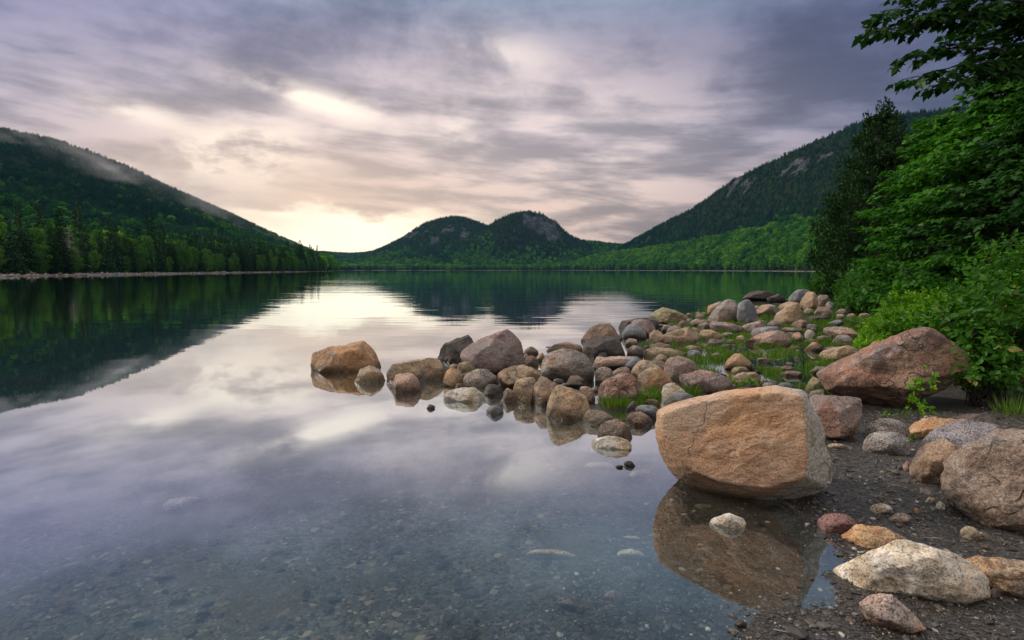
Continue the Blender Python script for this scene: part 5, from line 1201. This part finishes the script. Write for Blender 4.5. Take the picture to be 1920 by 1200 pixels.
for k in range(26):
    px = rsf.uniform(1500, 1900); py = rsf.uniform(860, 1190)
    filler(px, py, rsf.uniform(0.010, 0.026), 'thumb-sized pebble lying on the dark gravel beach', 'pebbles on the gravel beach', 'pebble', 'pebble')
for k in range(150):
    px = rsf.uniform(20, 1250); py = rsf.uniform(930, 1190)
    if px > 1200 and py < 1120: continue
    x, y = gp(px, py); z = hz(x, y)
    filler(px, py, rsf.uniform(0.010, 0.036), 'small stone on the lake bed seen through the shallow water', 'stones on the lake bed', 'submerged_stone', 'stone')
# rubble along the left shore
for k in range(230):
    c_ = rsf.uniform(-20, 420) if k < 170 else rsf.uniform(400, 615)
    off = rsf.uniform(-0.5, 6.5); x, y = spot(c_, off)
    o = bpy.data.objects.new('shore_stone', protoF[rsf.choice([0, 2, 3, 4, 2, 3, 7])]); COL.objects.link(o)
    s_ = rsf.uniform(0.2, 0.62) * (1 if k < 170 else 1.3); o.location = (x, y, hz(x, y) + 0.15 * s_); o.scale = (s_ * 1.3, s_, s_ * 0.9); o.rotation_euler = (rsf.uniform(-.3, .3), rsf.uniform(-.3, .3), rsf.rand() * 6.3)
    tag(o, 'pale stone in the rubble along the far-left waterline', 'stone', 'rubble along the left shore')
# ================================================================ NEAR PLANTS OF THE RIGHT BANK
def at_px(px, depth):
    x = (px - PX0) / F2 * depth; return np.array([x, depth, hz(x, depth)])
def zpx(py, depth): return unproj(960, py, depth)[2]
def shoots(rs, P, D, n, L, ln, kind, tone_base, droop=0.0, tilt=(35, 80), wr=0.62):
    """little leafy shoots: n leaves spiralling up each stem piece of length ln"""
    m = len(P); D = unit(D)
    ref = np.where(np.abs(D[:, 2:3]) > 0.9, np.array([[1, 0, 0]]), np.array([[0, 0, 1.0]]))
    A = unit(np.cross(D, ref)); B = np.cross(D, A)
    i = np.arange(n)[None, :]
    ph = i * 2.4 + rs.rand(m, 1) * 6.28; tl = np.radians(tilt[1] + (tilt[0] - tilt[1]) * (i / max(1, n - 1)) + rs.normal(0, 9, (m, n)))
    pos = P[:, None, :] + D[:, None, :] * ((i / n) * ln)[..., None]
    rad_ = A[:, None, :] * np.cos(ph)[..., None] + B[:, None, :] * np.sin(ph)[..., None]
    d = D[:, None, :] * np.cos(tl)[..., None] + rad_ * np.sin(tl)[..., None]
    d[..., 2] -= droop
    nn = D[:, None, :] * np.sin(tl)[..., None] - rad_ * np.cos(tl)[..., None] + rs.normal(0, .2, (m, n, 3))
    ll = L * (0.55 + 0.6 * rs.rand(m, n))
    tn = np.clip(tone_base[:, None] + rs.normal(0, .16, (m, n)) + 0.12 * (i / n), 0, 1)
    f = lambda q: q.reshape(-1, 3)
    return [f(pos), f(d), f(nn), ll.ravel(), (ll * wr).ravel(), tn.ravel()]
def shrub(label, px, depth, rx, ry, h, nsh, L, mat, seed, kind='ov', name='shrub', per=11, droop=0.1, lobes=7, low=0.0, group=None, stems=26, sink=0.05, ln=2.2):
    rs = np.random.RandomState(seed); c = at_px(px, depth); e = empty(name, (c[0], c[1], c[2] - sink), label, 'bush', group)
    Ps, Ds, Ts = [], [], []
    for k in range(lobes):
        a = rs.rand() * 6.28; q = rs.rand() ** 0.5 * 0.62 if k else 0
        lx, ly = rx * q * math.cos(a), ry * q * math.sin(a); lr = rs.uniform(0.42, 0.68) if k else 0.8
        lh = h * (0.98 if k == 0 else rs.uniform(0.5, 0.92))
        m = int(nsh / lobes)
        d = unit(rs.normal(size=(m, 3))); d[:, 2] = np.abs(d[:, 2]) * np.where(rs.rand(m) < 0.8, 1, -0.4)
        s_ = rs.uniform(0.62, 1.0, m) * (1 + 0.22 * vnoise(d * 2.3 + seed + k))
        p = np.stack([lx + d[:, 0] * rx * lr * s_, ly + d[:, 1] * ry * lr * s_, lh * 0.5 + d[:, 2] * lh * 0.5 * s_], 1)
        p[:, 2] = np.maximum(p[:, 2], low * h + 0.02)
        Ps.append(p); Ds.append(unit(d * np.array([1, 1, .8]) + np.array([0, 0, 0.75]) + rs.normal(0, .3, (m, 3)))); Ts.append(np.full(m, rs.uniform(0.05, 0.6)) + 0.3 * rs.rand(m))
    P, D, Tn = np.concatenate(Ps), np.concatenate(Ds), np.concatenate(Ts)
    arr = shoots(rs, P, D, per, L, L * ln, kind, Tn, droop)
    tb = Tubes()
    for k in range(stems):
        j = rs.randint(len(P)); b0 = np.array([rs.normal(0, rx * 0.12), rs.normal(0, ry * 0.12), 0])
        mid = b0 * 0.5 + P[j] * 0.5 + np.array([0, 0, 0.12 * h]); t_ = np.linspace(0, 1, 6)[:, None]
        pth = (1 - t_) ** 2 * b0 + 2 * t_ * (1 - t_) * mid + t_ ** 2 * P[j]
        tb.add(pth, np.linspace(0.006 * h + 0.004, 0.002, 6), 4)
    obj('stems', tb.mesh('stems'), m_barkdark, e)
    obj('leaves', cards_mesh('leaves', *arr, kind), mat, e)
    return e

# overhanging maple: trunk stands outside the frame on the right, its boughs reach in
e = empty('maple_tree', (7.6, 6.9, hz(7.6, 6.9) - 0.1), 'maple boughs hanging in from the top right corner', 'tree')
org = np.array(e.location); rsm = np.random.RandomState(8); tb = Tubes(); LA = [[] for _ in range(6)]
tr_ = bend((0, 0, 0), (-0.02, -0.02, 1), 7.5, 8, rsm, 0.05)
tbt = Tubes(); tbt.add(tr_, np.linspace(0.17, 0.05, 9), 9); obj('trunk', tbt.mesh('trunk'), m_barkdark, e)
def leaf_add(p, d, n, L, t):
    for a_, v_ in zip(LA, (p, d, n, L, L * 0.95, t)): a_.append(v_)
def bough(pts, r0, tw=0.34, sp=0.058, L=0.088, droop=0.15, start=0.25):
    W3 = np.array([unproj(*q) for q in pts]) - org
    i0 = np.argmin(np.abs(tr_[:, 2] - (W3[0, 2] - 0.3))); W3 = np.vstack([tr_[i0], W3])
    t = np.linspace(0, len(W3) - 1, 40); path = np.stack([np.interp(t, np.arange(len(W3)), W3[:, k]) for k in range(3)], 1)
    ker = np.ones(5) / 5
    for k in range(3): path[2:-2, k] = np.convolve(path[:, k], ker, 'same')[2:-2]
    path[3:-3] += rsm.normal(0, 0.008, (34, 3))
    tb.add(path, np.linspace(r0, 0.003, 40), 6)
    seg_ = np.linalg.norm(np.diff(path, axis=0), axis=1); cum = np.concatenate([[0], np.cumsum(seg_)]); tot = cum[-1]
    s = tot * start; side = 1
    while s < tot:
        i = min(38, np.searchsorted(cum, s) - 1); p = path[i]; tg = unit(path[i + 1] - path[i])
        f = s / tot; ln_ = tw * (0.45 + 0.75 * (1 - f)) * rsm.uniform(0.7, 1.25)
        hz_ = unit(np.cross([0, 0, 1.0], tg)) * side
        d = unit(tg * rsm.uniform(0.5, 0.9) + hz_ * rsm.uniform(0.5, 0.95) + np.array([0, 0, rsm.normal(-0.05, 0.16)]))
        tw_ = bend(p, d, ln_, 4, rsm, 0.25, -droop); tb.add(tw_, np.linspace(0.0035, 0.0012, 5), 3)
        nl = max(2, int(ln_ / 0.05))
        for q in range(nl):
            u_ = (q + 0.6) / nl * 4; k0 = min(3, int(u_)); pp = tw_[k0] + (tw_[k0 + 1] - tw_[k0]) * (u_ - k0); td = unit(tw_[k0 + 1] - tw_[k0])
            for sd_ in (1, -1):
                if rsm.rand() < 0.12: continue
                hh_ = unit(np.cross([0, 0, 1.0], td)) * sd_
                ld = unit(td * 0.7 + hh_ * rsm.uniform(0.5, 1.1) + np.array([0, 0, rsm.uniform(-0.75, -0.05)]))
                leaf_add(pp + ld * 0.02, ld, np.array([rsm.normal(0, .3), rsm.normal(0, .3), 1.0]), L * rsm.uniform(0.6, 1.2), np.clip(rsm.normal(0.4, .2), 0, 1))
        leaf_add(tw_[-1], unit(tw_[-1] - tw_[-2] + np.array([0, 0, -0.02])), np.array([rsm.normal(0, .3), rsm.normal(0, .3), 1.0]), L * rsm.uniform(0.8, 1.3), 0.5)
        s += sp * rsm.uniform(0.7, 1.3); side = -side
bough([(2060, 10, 6.5), (1960, 30, 6.2), (1880, 28, 5.9), (1770, 30, 5.6), (1690, 50, 5.4), (1622, 58, 5.25)], 0.03, 0.36)
bough([(2060, 0, 6.4), (1940, 5, 6.0), (1840, -5, 5.8), (1740, 5, 5.6), (1650, 22, 5.4)], 0.028, 0.36)
bough([(2080, 110, 6.6), (1960, 84, 6.2), (1880, 45, 5.9), (1800, 20, 5.7), (1720, 30, 5.5)], 0.034, 0.32, start=0.45)
bough([(2060, 100, 6.5), (1960, 92, 6.1), (1880, 92, 5.9), (1800, 86, 5.6), (1730, 98, 5.4), (1688, 110, 5.3)], 0.022, 0.30)
bough([(2060, 120, 6.5), (1960, 108, 6.1), (1880, 112, 5.8), (1790, 125, 5.5), (1690, 150, 5.25)], 0.016, 0.26)
bough([(2060, 140, 6.4), (1950, 125, 6.0), (1860, 140, 5.7), (1800, 148, 5.5), (1742, 162, 5.4)], 0.014, 0.22)
bough([(2060, -40, 6.6), (1930, -60, 6.2), (1840, -50, 5.9), (1760, -30, 5.7), (1700, -10, 5.6)], 0.028, 0.4)
bough([(2060, 40, 7.0), (1930, 40, 6.8), (1860, 60, 6.5), (1790, 62, 6.3)], 0.02, 0.4)
bough([(2100, -20, 7.2), (1960, -10, 7.0), (1880, 10, 6.8), (1820, 30, 6.7)], 0.02, 0.45)
obj('branch', tb.mesh('branch'), m_barkdark, e)
LAa = [np.array(a_, float) for a_ in LA]
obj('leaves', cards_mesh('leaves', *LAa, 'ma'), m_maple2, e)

# leafy maple wall behind: layered sprays of real leaves on limbs
def maple(label, px, depth, Ht, prof, nspr, per, L, mat, seed, low=0.5, side_bias=None):
    """prof: list of (height, radius)"""
    rs = np.random.RandomState(seed); c = at_px(px, depth); e = empty('maple_tree', (c[0], c[1], c[2] - 0.1), label, 'tree')
    tb = Tubes(); tr = bend((0, 0, 0), (0.02, 0, 1), Ht, 10, rs, 0.06); tb.add(tr, np.linspace(0.015 * Ht + 0.02, 0.02, 11), 8)
    obj('trunk', tb.mesh('trunk'), m_barkdark, e)
    tb = Tubes(); out = [[] for _ in range(6)]
    hs, rd = zip(*prof)
    for k in range(nspr):
        h = low + (Ht - low) * rs.rand() ** 0.85; r = np.interp(h, hs, rd) * rs.uniform(0.35, 1.08) ** 0.6
        a = rs.rand() * 6.28
        if rs.rand() < 0.45: a = rs.uniform(math.pi * 0.85, math.pi * 1.7)     # more boughs on the open, lake side
        i = min(9, int(max(0, (h - 0.35 * r)) / Ht * 10)); st = tr[i]
        dr = np.array([math.cos(a), math.sin(a), 0.0]); end = np.array([tr[i][0], tr[i][1], 0]) + dr * r + np.array([0, 0, h])
        t_ = np.linspace(0, 1, 6)[:, None]; mid = st * 0.45 + end * 0.55 + np.array([0, 0, 0.12 * r])
        pth = (1 - t_) ** 2 * st + 2 * t_ * (1 - t_) * mid + t_ ** 2 * end
        tb.add(pth, np.linspace(0.004 * r + 0.008, 0.003, 6), 4)
        m = per; sx_ = rs.uniform(0.35, 0.62); sy_ = sx_ * rs.uniform(0.45, 0.7)
        uu = rs.uniform(-1, 1, m); vv = rs.uniform(-1, 1, m) * np.sqrt(np.clip(1 - uu ** 2 * 0.8, 0, 1)); side = np.array([-dr[1], dr[0], 0])
        dl = -0.35 * (uu + 0.3) * rs.uniform(0.2, 1.0)
        P = end + dr * (uu * sx_)[:, None] + side * (vv * sy_)[:, None] + np.array([0, 0, 1]) * (dl * 0.4 + rs.normal(0, .03, m) - 0.1 * vv ** 2)[:, None]
        Dd = dr * rs.uniform(0.3, 1.1, m)[:, None] + side * (vv * 1.1 + rs.normal(0, .35, m))[:, None] + np.array([0, 0, 1]) * rs.uniform(-0.8, 0.05, m)[:, None]
        Nn = np.array([0, 0, 1.0]) + rs.normal(0, .33, (m, 3)) + dr * 0.25
        ll = L * rs.uniform(0.6, 1.2, m); tn = np.clip(rs.uniform(0.0, 0.85) + rs.normal(0.0, .12, m), 0, 1)
        for o_, v_ in zip(out, (P, Dd, Nn, ll, ll * 0.95, tn)): o_.append(v_)
    obj('limbs', tb.mesh('limbs'), m_barkdark, e)
    obj('leaves', cards_mesh('leaves', *[np.concatenate(o_) for o_ in out], 'ma'), mat, e)
    return e
maple('broad leafy maple with layered boughs filling the right side of the photo', 1890, 12.5, zpx(105, 12.5),
      [(0.5, 2.7), (2.0, 2.8), (3.2, 2.3), (4.0, 1.7), (4.8, 1.0), (5.4, 0.6), (6.2, 0.25)], 300, 66, 0.12, m_maple, 11)
maple('shorter maple with light tips between the dark cedar and the broad maple', 1740, 15.0, zpx(215, 15),
      [(0.4, 1.5), (2.2, 1.5), (3.5, 1.1), (4.6, 0.6), (5.6, 0.2)], 190, 60, 0.12, m_maple, 12)
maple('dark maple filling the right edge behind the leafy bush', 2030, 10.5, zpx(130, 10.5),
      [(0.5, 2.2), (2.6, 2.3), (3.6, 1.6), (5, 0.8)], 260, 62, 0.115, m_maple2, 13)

def near_conifer(label, name, px, depth, top_py, rad_, seed, mat, dens, cs, poww=0.75, bare=0.02, droop=0.1, gap=0.2):
    c = at_px(px, depth); Ht = zpx(top_py, depth) - c[2]
    e = empty(name, (c[0], c[1], c[2] - 0.1), label, 'tree')
    obj('trunk', trunk_mesh(seed, Ht, 0.15, 0.01), m_barkdark, e)
    obj('crown', cards_mesh('crown', *conifer_parts(seed, Ht, rad_, dens, cs, bare, droop, poww, gap)), mat, e)
    return e
def near_cedar(label, px, depth, top_py, prof, seed, mat, ncl=170, per=120, cs=0.13, tips=()):
    rs = np.random.RandomState(seed); c = at_px(px, depth); Ht = zpx(top_py, depth) - c[2]
    e = empty('cedar_tree', (c[0], c[1], c[2] - 0.1), label, 'tree')
    tb = Tubes(); tr = bend((0, 0, -0.2), (0, 0, 1), Ht + 0.1, 10, rs, 0.02); tb.add(tr, np.linspace(0.16, 0.012, 11), 7)
    obj('trunk', tb.mesh('trunk'), m_barkdark, e)
    tb = Tubes(); hs, rd = zip(*prof); C_, Rr = [], []
    for k in range(ncl):
        h = rs.rand() ** 0.9 * 0.97; r = np.interp(h, hs, rd) * rs.rand() ** 0.45; a = rs.rand() * 6.28
        C_.append((r * math.cos(a), r * math.sin(a), h * Ht)); Rr.append(rs.uniform(0.22, 0.5) * (1.1 - 0.6 * h))
    for (tx, ty, tr_) in tips: C_.append(((tx - px) / F2 * depth, 0.0, zpx(ty, depth) - c[2])); Rr.append(tr_)
    P, D, Nn, L, Tn = [], [], [], [], []
    for (cx_, cy_, cz_), r in zip(C_, Rr):
        st = tr[int(min(10, max(0, (cz_ - 0.3) / Ht * 10)))]; tb.add(np.array([st, (st * 0.4 + np.array([cx_, cy_, cz_ - 0.25]) * 0.6), (cx_, cy_, cz_)]), [0.016, 0.009, 0.004], 3)
        m = int(per * (r / 0.4) ** 1.6) + 10; g = rs.normal(size=(m, 3)); g = unit(g) * (rs.rand(m) ** 0.4 * r)[:, None] * np.array([1, 1, 1.15])
        P.append(np.array([cx_, cy_, cz_]) + g); D.append(unit(g) * 0.8 + np.array([0, 0, 0.7]) + rs.normal(0, .35, (m, 3))); Nn.append(rs.normal(size=(m, 3)))
        L.append(cs * rs.uniform(0.6, 1.4, m)); Tn.append(np.clip(rs.uniform(0.1, 0.5) + 0.3 * rs.rand(m), 0, 1))
    obj('branches', tb.mesh('branches'), m_barkdark, e)
    P, D, Nn, L, Tn = [np.concatenate(q) for q in (P, D, Nn, L, Tn)]
    obj('crown', cards_mesh('crown', P, D, Nn, L, L * 0.5, Tn), mat, e)
    return e
near_cedar('tall dark cedar with a sparse tufted tip beside the lake, right', 1640, 26, 196, [(0, 2.3), (0.25, 2.8), (0.5, 2.35), (0.72, 1.6), (0.88, 0.85), (1, 0.1)], 41, m_cedar, 430,
           tips=[(1638, 190, 0.22), (1650, 198, 0.2), (1612, 214, 0.18), (1620, 226, 0.2), (1672, 232, 0.25), (1596, 262, 0.22), (1590, 300, 0.3), (1580, 330, 0.35), (1560, 380, 0.4), (1550, 410, 0.4), (1548, 450, 0.4)])
near_cedar('second dark cedar, lower, touching the right side of the tall one', 1700, 25, 262, [(0, 1.8), (0.3, 2.2), (0.6, 1.7), (0.85, 0.9), (1, 0.2)], 42, m_cedar, 300)
near_conifer('dark spruce hidden in the wood behind the shorter maple', 'spruce_tree', 1790, 24, 262, 2.8, 43, m_spruce, 2.4, 0.24, 0.6)
near_conifer('dark spruce in the wood behind the broad maple', 'spruce_tree', 1880, 21, 215, 2.8, 44, m_spruce, 2.4, 0.24, 0.55)
near_cedar('low dark cedar leaning over the water beside the shore bushes', 1590, 29, 365, [(0, 1.3), (0.4, 1.5), (0.8, 0.9), (1, 0.3)], 45, m_cedar, 110)

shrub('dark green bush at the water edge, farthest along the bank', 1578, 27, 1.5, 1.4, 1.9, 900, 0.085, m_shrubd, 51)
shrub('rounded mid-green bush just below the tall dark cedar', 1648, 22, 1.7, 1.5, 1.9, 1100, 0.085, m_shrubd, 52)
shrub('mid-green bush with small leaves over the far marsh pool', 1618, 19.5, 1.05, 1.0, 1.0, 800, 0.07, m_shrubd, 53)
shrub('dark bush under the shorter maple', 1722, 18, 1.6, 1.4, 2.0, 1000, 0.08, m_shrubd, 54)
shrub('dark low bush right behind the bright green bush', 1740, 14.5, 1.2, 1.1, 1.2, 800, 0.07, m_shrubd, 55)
shrub('bright green low bush above the tip of the great wedge rock', 1690, 11.2, 0.75, 0.6, 0.72, 760, 0.055, m_shrub, 56, lobes=8)
shrub('bright yellow-green bush behind the top of the great wedge rock', 1752, 10.6, 0.9, 0.7, 1.15, 1100, 0.06, m_shrub, 57, lobes=9)
shrub('small bright green clump touching the upper edge of the wedge rock', 1640, 10.2, 0.36, 0.35, 0.33, 240, 0.048, m_shrub, 58)
shrub('bright bush sloping down beside the ovate-leaved bush', 1822, 9.2, 0.75, 0.7, 1.1, 700, 0.06, m_shrub, 59)
shrub('tall shady bush at the right edge behind the ovate-leaved bush', 1905, 8.6, 1.1, 0.9, 2.05, 560, 0.075, m_alder, 60)
shrub('ovate-leaved bush hanging over the right end of the wedge rock', 1872, 6.3, 0.72, 0.62, 1.72, 380, 0.10, m_alder, 61, droop=0.5, per=7, lobes=10, low=0.08, ln=2.6, stems=40)
shrub('leafy arching bush with reddish tips before the dark bank', 1850, 5.9, 0.45, 0.35, 0.8, 130, 0.075, m_alder, 62, droop=0.45, per=7, lobes=5, low=0.1, ln=2.6)
shrub('shaded bush cut by the right edge above the purple-grey boulder', 1960, 6.6, 0.8, 0.7, 1.5, 330, 0.10, m_alder, 63, droop=0.5, per=7, lobes=6, low=0.05, ln=2.6)
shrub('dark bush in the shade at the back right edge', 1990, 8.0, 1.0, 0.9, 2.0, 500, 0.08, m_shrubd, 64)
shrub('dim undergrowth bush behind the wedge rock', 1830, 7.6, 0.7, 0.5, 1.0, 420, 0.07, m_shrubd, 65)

def sapling(label, px, py, top, depth, seed, nl, L, mat, cat='plant', spread=0.06):
    rs = np.random.RandomState(seed); c = unproj(px, py, depth); e = empty('sapling', tuple(c), label, cat)
    Ht = zpx(top, depth) - c[2]; tb = Tubes(); P, D = [], []
    main = bend((0, 0, -0.05), (-0.05, 0, 1), Ht + 0.05, 7, rs, 0.12); tb.add(main, np.linspace(0.006, 0.002, 8), 5)
    for k in range(nl):
        i = rs.randint(1, 7); a = rs.rand() * 6.28; q = bend(main[i], (math.cos(a), math.sin(a), 0.35), spread * rs.uniform(0.5, 1.6), 3, rs, .2)
        tb.add(q, np.linspace(0.002, 0.001, 4), 3); P.append(q[-1]); D.append(q[-1] - q[-2])
    P.append(main[-1]); D.append((0, 0, 1.))
    obj('stem', tb.mesh('stem'), m_barkdark, e)
    obj('leaves', cards_mesh('leaves', *shoots(rs, np.array(P), np.array(D), 6, L, L * 0.7, 'ov', np.full(len(P), 0.6), 0.15), 'ov'), mat, e)
    return e
sapling('slim bright green sapling standing in front of the great wedge rock', 1722, 782, 688, 5.35, 71, 30, 0.042, m_shrub, spread=0.07)
sapling('short leafy shoot low behind the upper stacked cobble', 1662, 797, 778, 5.2, 72, 6, 0.03, m_shrub, spread=0.04)
sapling('tiny green plant between cobble and rounded brown boulder', 1714, 842, 822, 4.75, 73, 10, 0.026, m_shrub, spread=0.05)
sapling('small green plant sprouting between arched tan rock and marsh', 1408, 728, 712, 7.0, 74, 10, 0.035, m_shrub, spread=0.07)

def tuft(label, px, py, n, hgt, seed, rad_=0.12, group=None):
    rs = np.random.RandomState(seed); x, y = gp(px, py); z = max(hz(x, y), -0.03); e = None
    a = rs.rand(n) * 6.28; r = rad_ * rs.rand(n) ** 0.6
    P = np.stack([r * np.cos(a), r * np.sin(a), np.zeros(n)], 1); lean = rs.uniform(0.1, 0.6, n)
    D = np.stack([np.cos(a) * lean + rs.normal(0, .15, n), np.sin(a) * lean + rs.normal(0, .15, n), np.ones(n)], 1)
    L = hgt * rs.uniform(0.5, 1.1, n)
    me = cards_mesh('grass_tuft', P, D, rs.normal(size=(n, 3)), L, np.full(n, hgt * 0.045), rs.rand(n), 'rh')
    o = obj('grass_tuft', me, m_grass, None, (x, y, z)); return tag(o, label, 'grass', group)
TF = [('grass tuft at the left foot of the reddish pyramid rock', 1150, 765), ('grass tuft before the right foot of the reddish pyramid rock', 1185, 762),
      ('bright grass tuft right of the reddish pyramid rock', 1203, 748), ('grass tuft beside the pale speckled stone', 1235, 742), ('grass under the wide grey-tan boulder left end', 1290, 735),
      ('grass tuft on the right side of the long low olive rock', 1275, 662), ('grass tuft beside the long sloping boulder', 1298, 652), ('grass tuft left of the mottled dome stone', 1216, 652),
      ('grass tuft at the foot of the long sandy boulder', 1548, 678), ('grass tuft in front of the dark grey rounded rock', 1560, 642), ('grass tuft beside the pink block at the pool', 1492, 640)]
for i, (lb, px, py) in enumerate(TF): tuft(lb, px, py, 220, 0.16, 500 + i, 0.15)
tuft('long grass blades at the right edge beside the purple-grey boulder', 1905, 800, 130, 0.22, 530, 0.16)
tuft('thin grass at the foot of the sapling', 1690, 792, 26, 0.13, 531, 0.10)

# marsh grass: uncountable
rg = np.random.RandomState(90); n = 100000
px = rg.uniform(1230, 1660, n); Y = rg.uniform(6.4, 24, n)
x = (px - PX0) / F2 * Y; y = Y
z = H(x, y); dm = sdf(MARSH, x, y); cov = n2d(x, y, 0.55, 3, 91) + 0.35 * n2d(x, y, 2.0, 2, 92)
mid = ((px > 1370) | ((px > 1260) & (Y > 8))) 
ok = (dm > 0.25) & (cov > 0.02) & mid & (z > -0.09) & (rg.rand(n) < np.clip((cov + 0.1) * 3, 0, 1))
x, y, z = x[ok], y[ok], z[ok]; m = len(x); print('marsh grass', m)
D = np.stack([rg.normal(0, .28, m), rg.normal(0, .28, m), np.ones(m)], 1)
me = cards_mesh('marsh_grass', np.stack([x, y, z - 0.01], 1), D, rg.normal(size=(m, 3)), rg.uniform(0.06, 0.17, m), rg.uniform(0.006, 0.012, m), np.clip(rg.normal(0.5, .25, m), 0, 1), 'rh')
tag(obj('marsh_grass', me, m_grass), 'short green marsh grass growing in the wet flat between the stones', 'grass', kind='stuff')

# coarse grit on beach and lake bed: uncountable
m_grit, N = newmat('grit')
t = N.n('ShaderNodeAttribute', attribute_name='tone').outputs['Fac']
cc = N.ramp(t, [(0.0, (0.022, 0.022, 0.024)), (0.5, (0.045, 0.042, 0.04)), (0.7, (0.06, 0.068, 0.078)), (0.88, (0.11, 0.085, 0.065)), (0.95, (0.2, 0.18, 0.165)), (1.0, (0.42, 0.40, 0.37))])
b = N.n('ShaderNodeBsdfPrincipled', {'Base Color': cc, 'Roughness': 0.5})
N.n('ShaderNodeOutputMaterial', {0: b.outputs[0]})
rg = np.random.RandomState(95); n = 26000
Y = np.exp(rg.uniform(math.log(2.15), math.log(5.8), n)); px = rg.uniform(700, 1960, n); x = (px - PX0) / F2 * Y
z = H(x, Y); db = sdf(BANK, x, Y); keep = (db > -0.9) & ((db > -0.1) | (rg.rand(n) < 0.5)); x, Y, z = x[keep], Y[keep], z[keep]; m = len(x)
Dv, Fc = ico(1); r = np.exp(rg.normal(math.log(0.0042), 0.6, m)) * (0.7 + 0.12 * Y)
sc3 = rg.uniform(0.6, 1.3, (m, 3)); sc3[:, 2] *= 0.6
a = rg.rand(m) * 6.28; B = Dv[None] * sc3[:, None] * (1 + 0.25 * rg.normal(size=(m, len(Dv), 1)) * 0.5)
Xr = B[..., 0] * np.cos(a)[:, None] - B[..., 1] * np.sin(a)[:, None]; Yr = B[..., 0] * np.sin(a)[:, None] + B[..., 1] * np.cos(a)[:, None]
V = np.stack([Xr, Yr, B[..., 2]], 2) * r[:, None, None] + np.stack([x, Y, z + r * 0.2], 1)[:, None]
Ff = (Fc[None] + (np.arange(m) * len(Dv))[:, None, None]).reshape(-1, 3)
me = mesh_np('gravel', V.reshape(-1, 3), [Ff], {'tone': np.repeat(rg.rand(m), len(Fc))})
tag(obj('gravel', me, m_grit), 'dark coarse grit scattered over the beach and shallow lake bed', 'gravel', kind='stuff')

# ---------------------------------------------------------------- haze
m_haze, N = newmat('haze')
pv = N.n('ShaderNodeVolumePrincipled', {'Color': (0.26, 0.62, 1.0), 'Density': 0.00004, 'Anisotropy': 0.0})
N.n('ShaderNodeOutputMaterial', {1: pv.outputs[0]})
bx0, bx1, by0, by1, bz0, bz1 = -3100, 3100, -3100, 3100, -9.0, 420.0
hv = [(x, y, z) for x in (bx0, bx1) for y in (by0, by1) for z in (bz0, bz1)]
hf = [(0, 1, 3, 2), (4, 6, 7, 5), (0, 4, 5, 1), (2, 3, 7, 6), (0, 2, 6, 4), (1, 5, 7, 3)]
hme = bpy.data.meshes.new('haze'); hme.from_pydata(hv, [], hf); hme.update()
tag(obj('haze', hme, m_haze), 'thin bluish air between the viewer and the far hills', 'haze', kind='stuff')
# strip of low cloud dragging over the upper left mountainside
m_mist, N = newmat('mist')
Pm = N.n('ShaderNodeTexCoord').outputs['Object']
nz = N.noise(N.n('ShaderNodeMapping', {'Vector': Pm, 'Scale': (1.0, 1.0, 1.6)}).outputs[0], 0.011, 5.0, 0.6, 0.5)
lenx = N.vm('LENGTH', N.n('ShaderNodeMapping', {'Vector': Pm, 'Scale': (1 / 430, 1 / 170, 1 / 60)}).outputs[0]); lenx = N.t.nodes[-1].outputs['Value']
edge = N.mr(lenx, 0.35, 1.0, 1.0, 0.0)
den_ = N.m('MULTIPLY', N.m('MULTIPLY', N.mr(nz, 0.50, 0.70), edge), 0.0065)
pv = N.n('ShaderNodeVolumePrincipled', {'Color': (0.92, 0.92, 0.97), 'Density': den_})
N.n('ShaderNodeOutputMaterial', {1: pv.outputs[0]})
Dv, Fc = ico(3); mv = Dv * np.array([430, 170, 60])
mo = tag(obj('mist', mesh_np('mist', mv, [Fc], None, True), m_mist), 'drifting strip of low cloud over the upper left mountainside', 'mist', kind='stuff')
mc = unproj(250, 338, 860); mo.location = mc; mo.rotation_euler = (0, R(15), R(-6))

# twigs washed up on the beach
rst = np.random.RandomState(201)
for k, (px, py, a_, L_) in enumerate([(1640, 1165, 0.3, 0.12), (1800, 1150, 1.2, 0.16), (1560, 905, 0.1, 0.14), (1700, 930, 2.2, 0.12), (1880, 1040, 0.6, 0.10), (1450, 1185, -0.3, 0.09), (1760, 1020, 2.8, 0.11), (1640, 880, 0.9, 0.10)]):
    x, y = gp(px, py); z = max(hz(x, y), 0)
    tb = Tubes(); p0 = bend((0, 0, 0.006), (math.cos(a_), math.sin(a_), 0), L_, 6, rst, 0.3); p0[:, 2] = 0.006; tb.add(p0, np.linspace(0.003, 0.0012, 7), 5)
    p1 = bend(p0[3], (math.cos(a_ + .7), math.sin(a_ + .7), 0.05), L_ * 0.4, 3, rst, 0.2); tb.add(p1, np.linspace(0.002, 0.001, 4), 4)
    tag(obj('twig', tb.mesh('twig'), m_dead, None, (x, y, z)), 'thin dry twig washed up on the dark gravel', 'twig', 'twigs on the gravel beach')
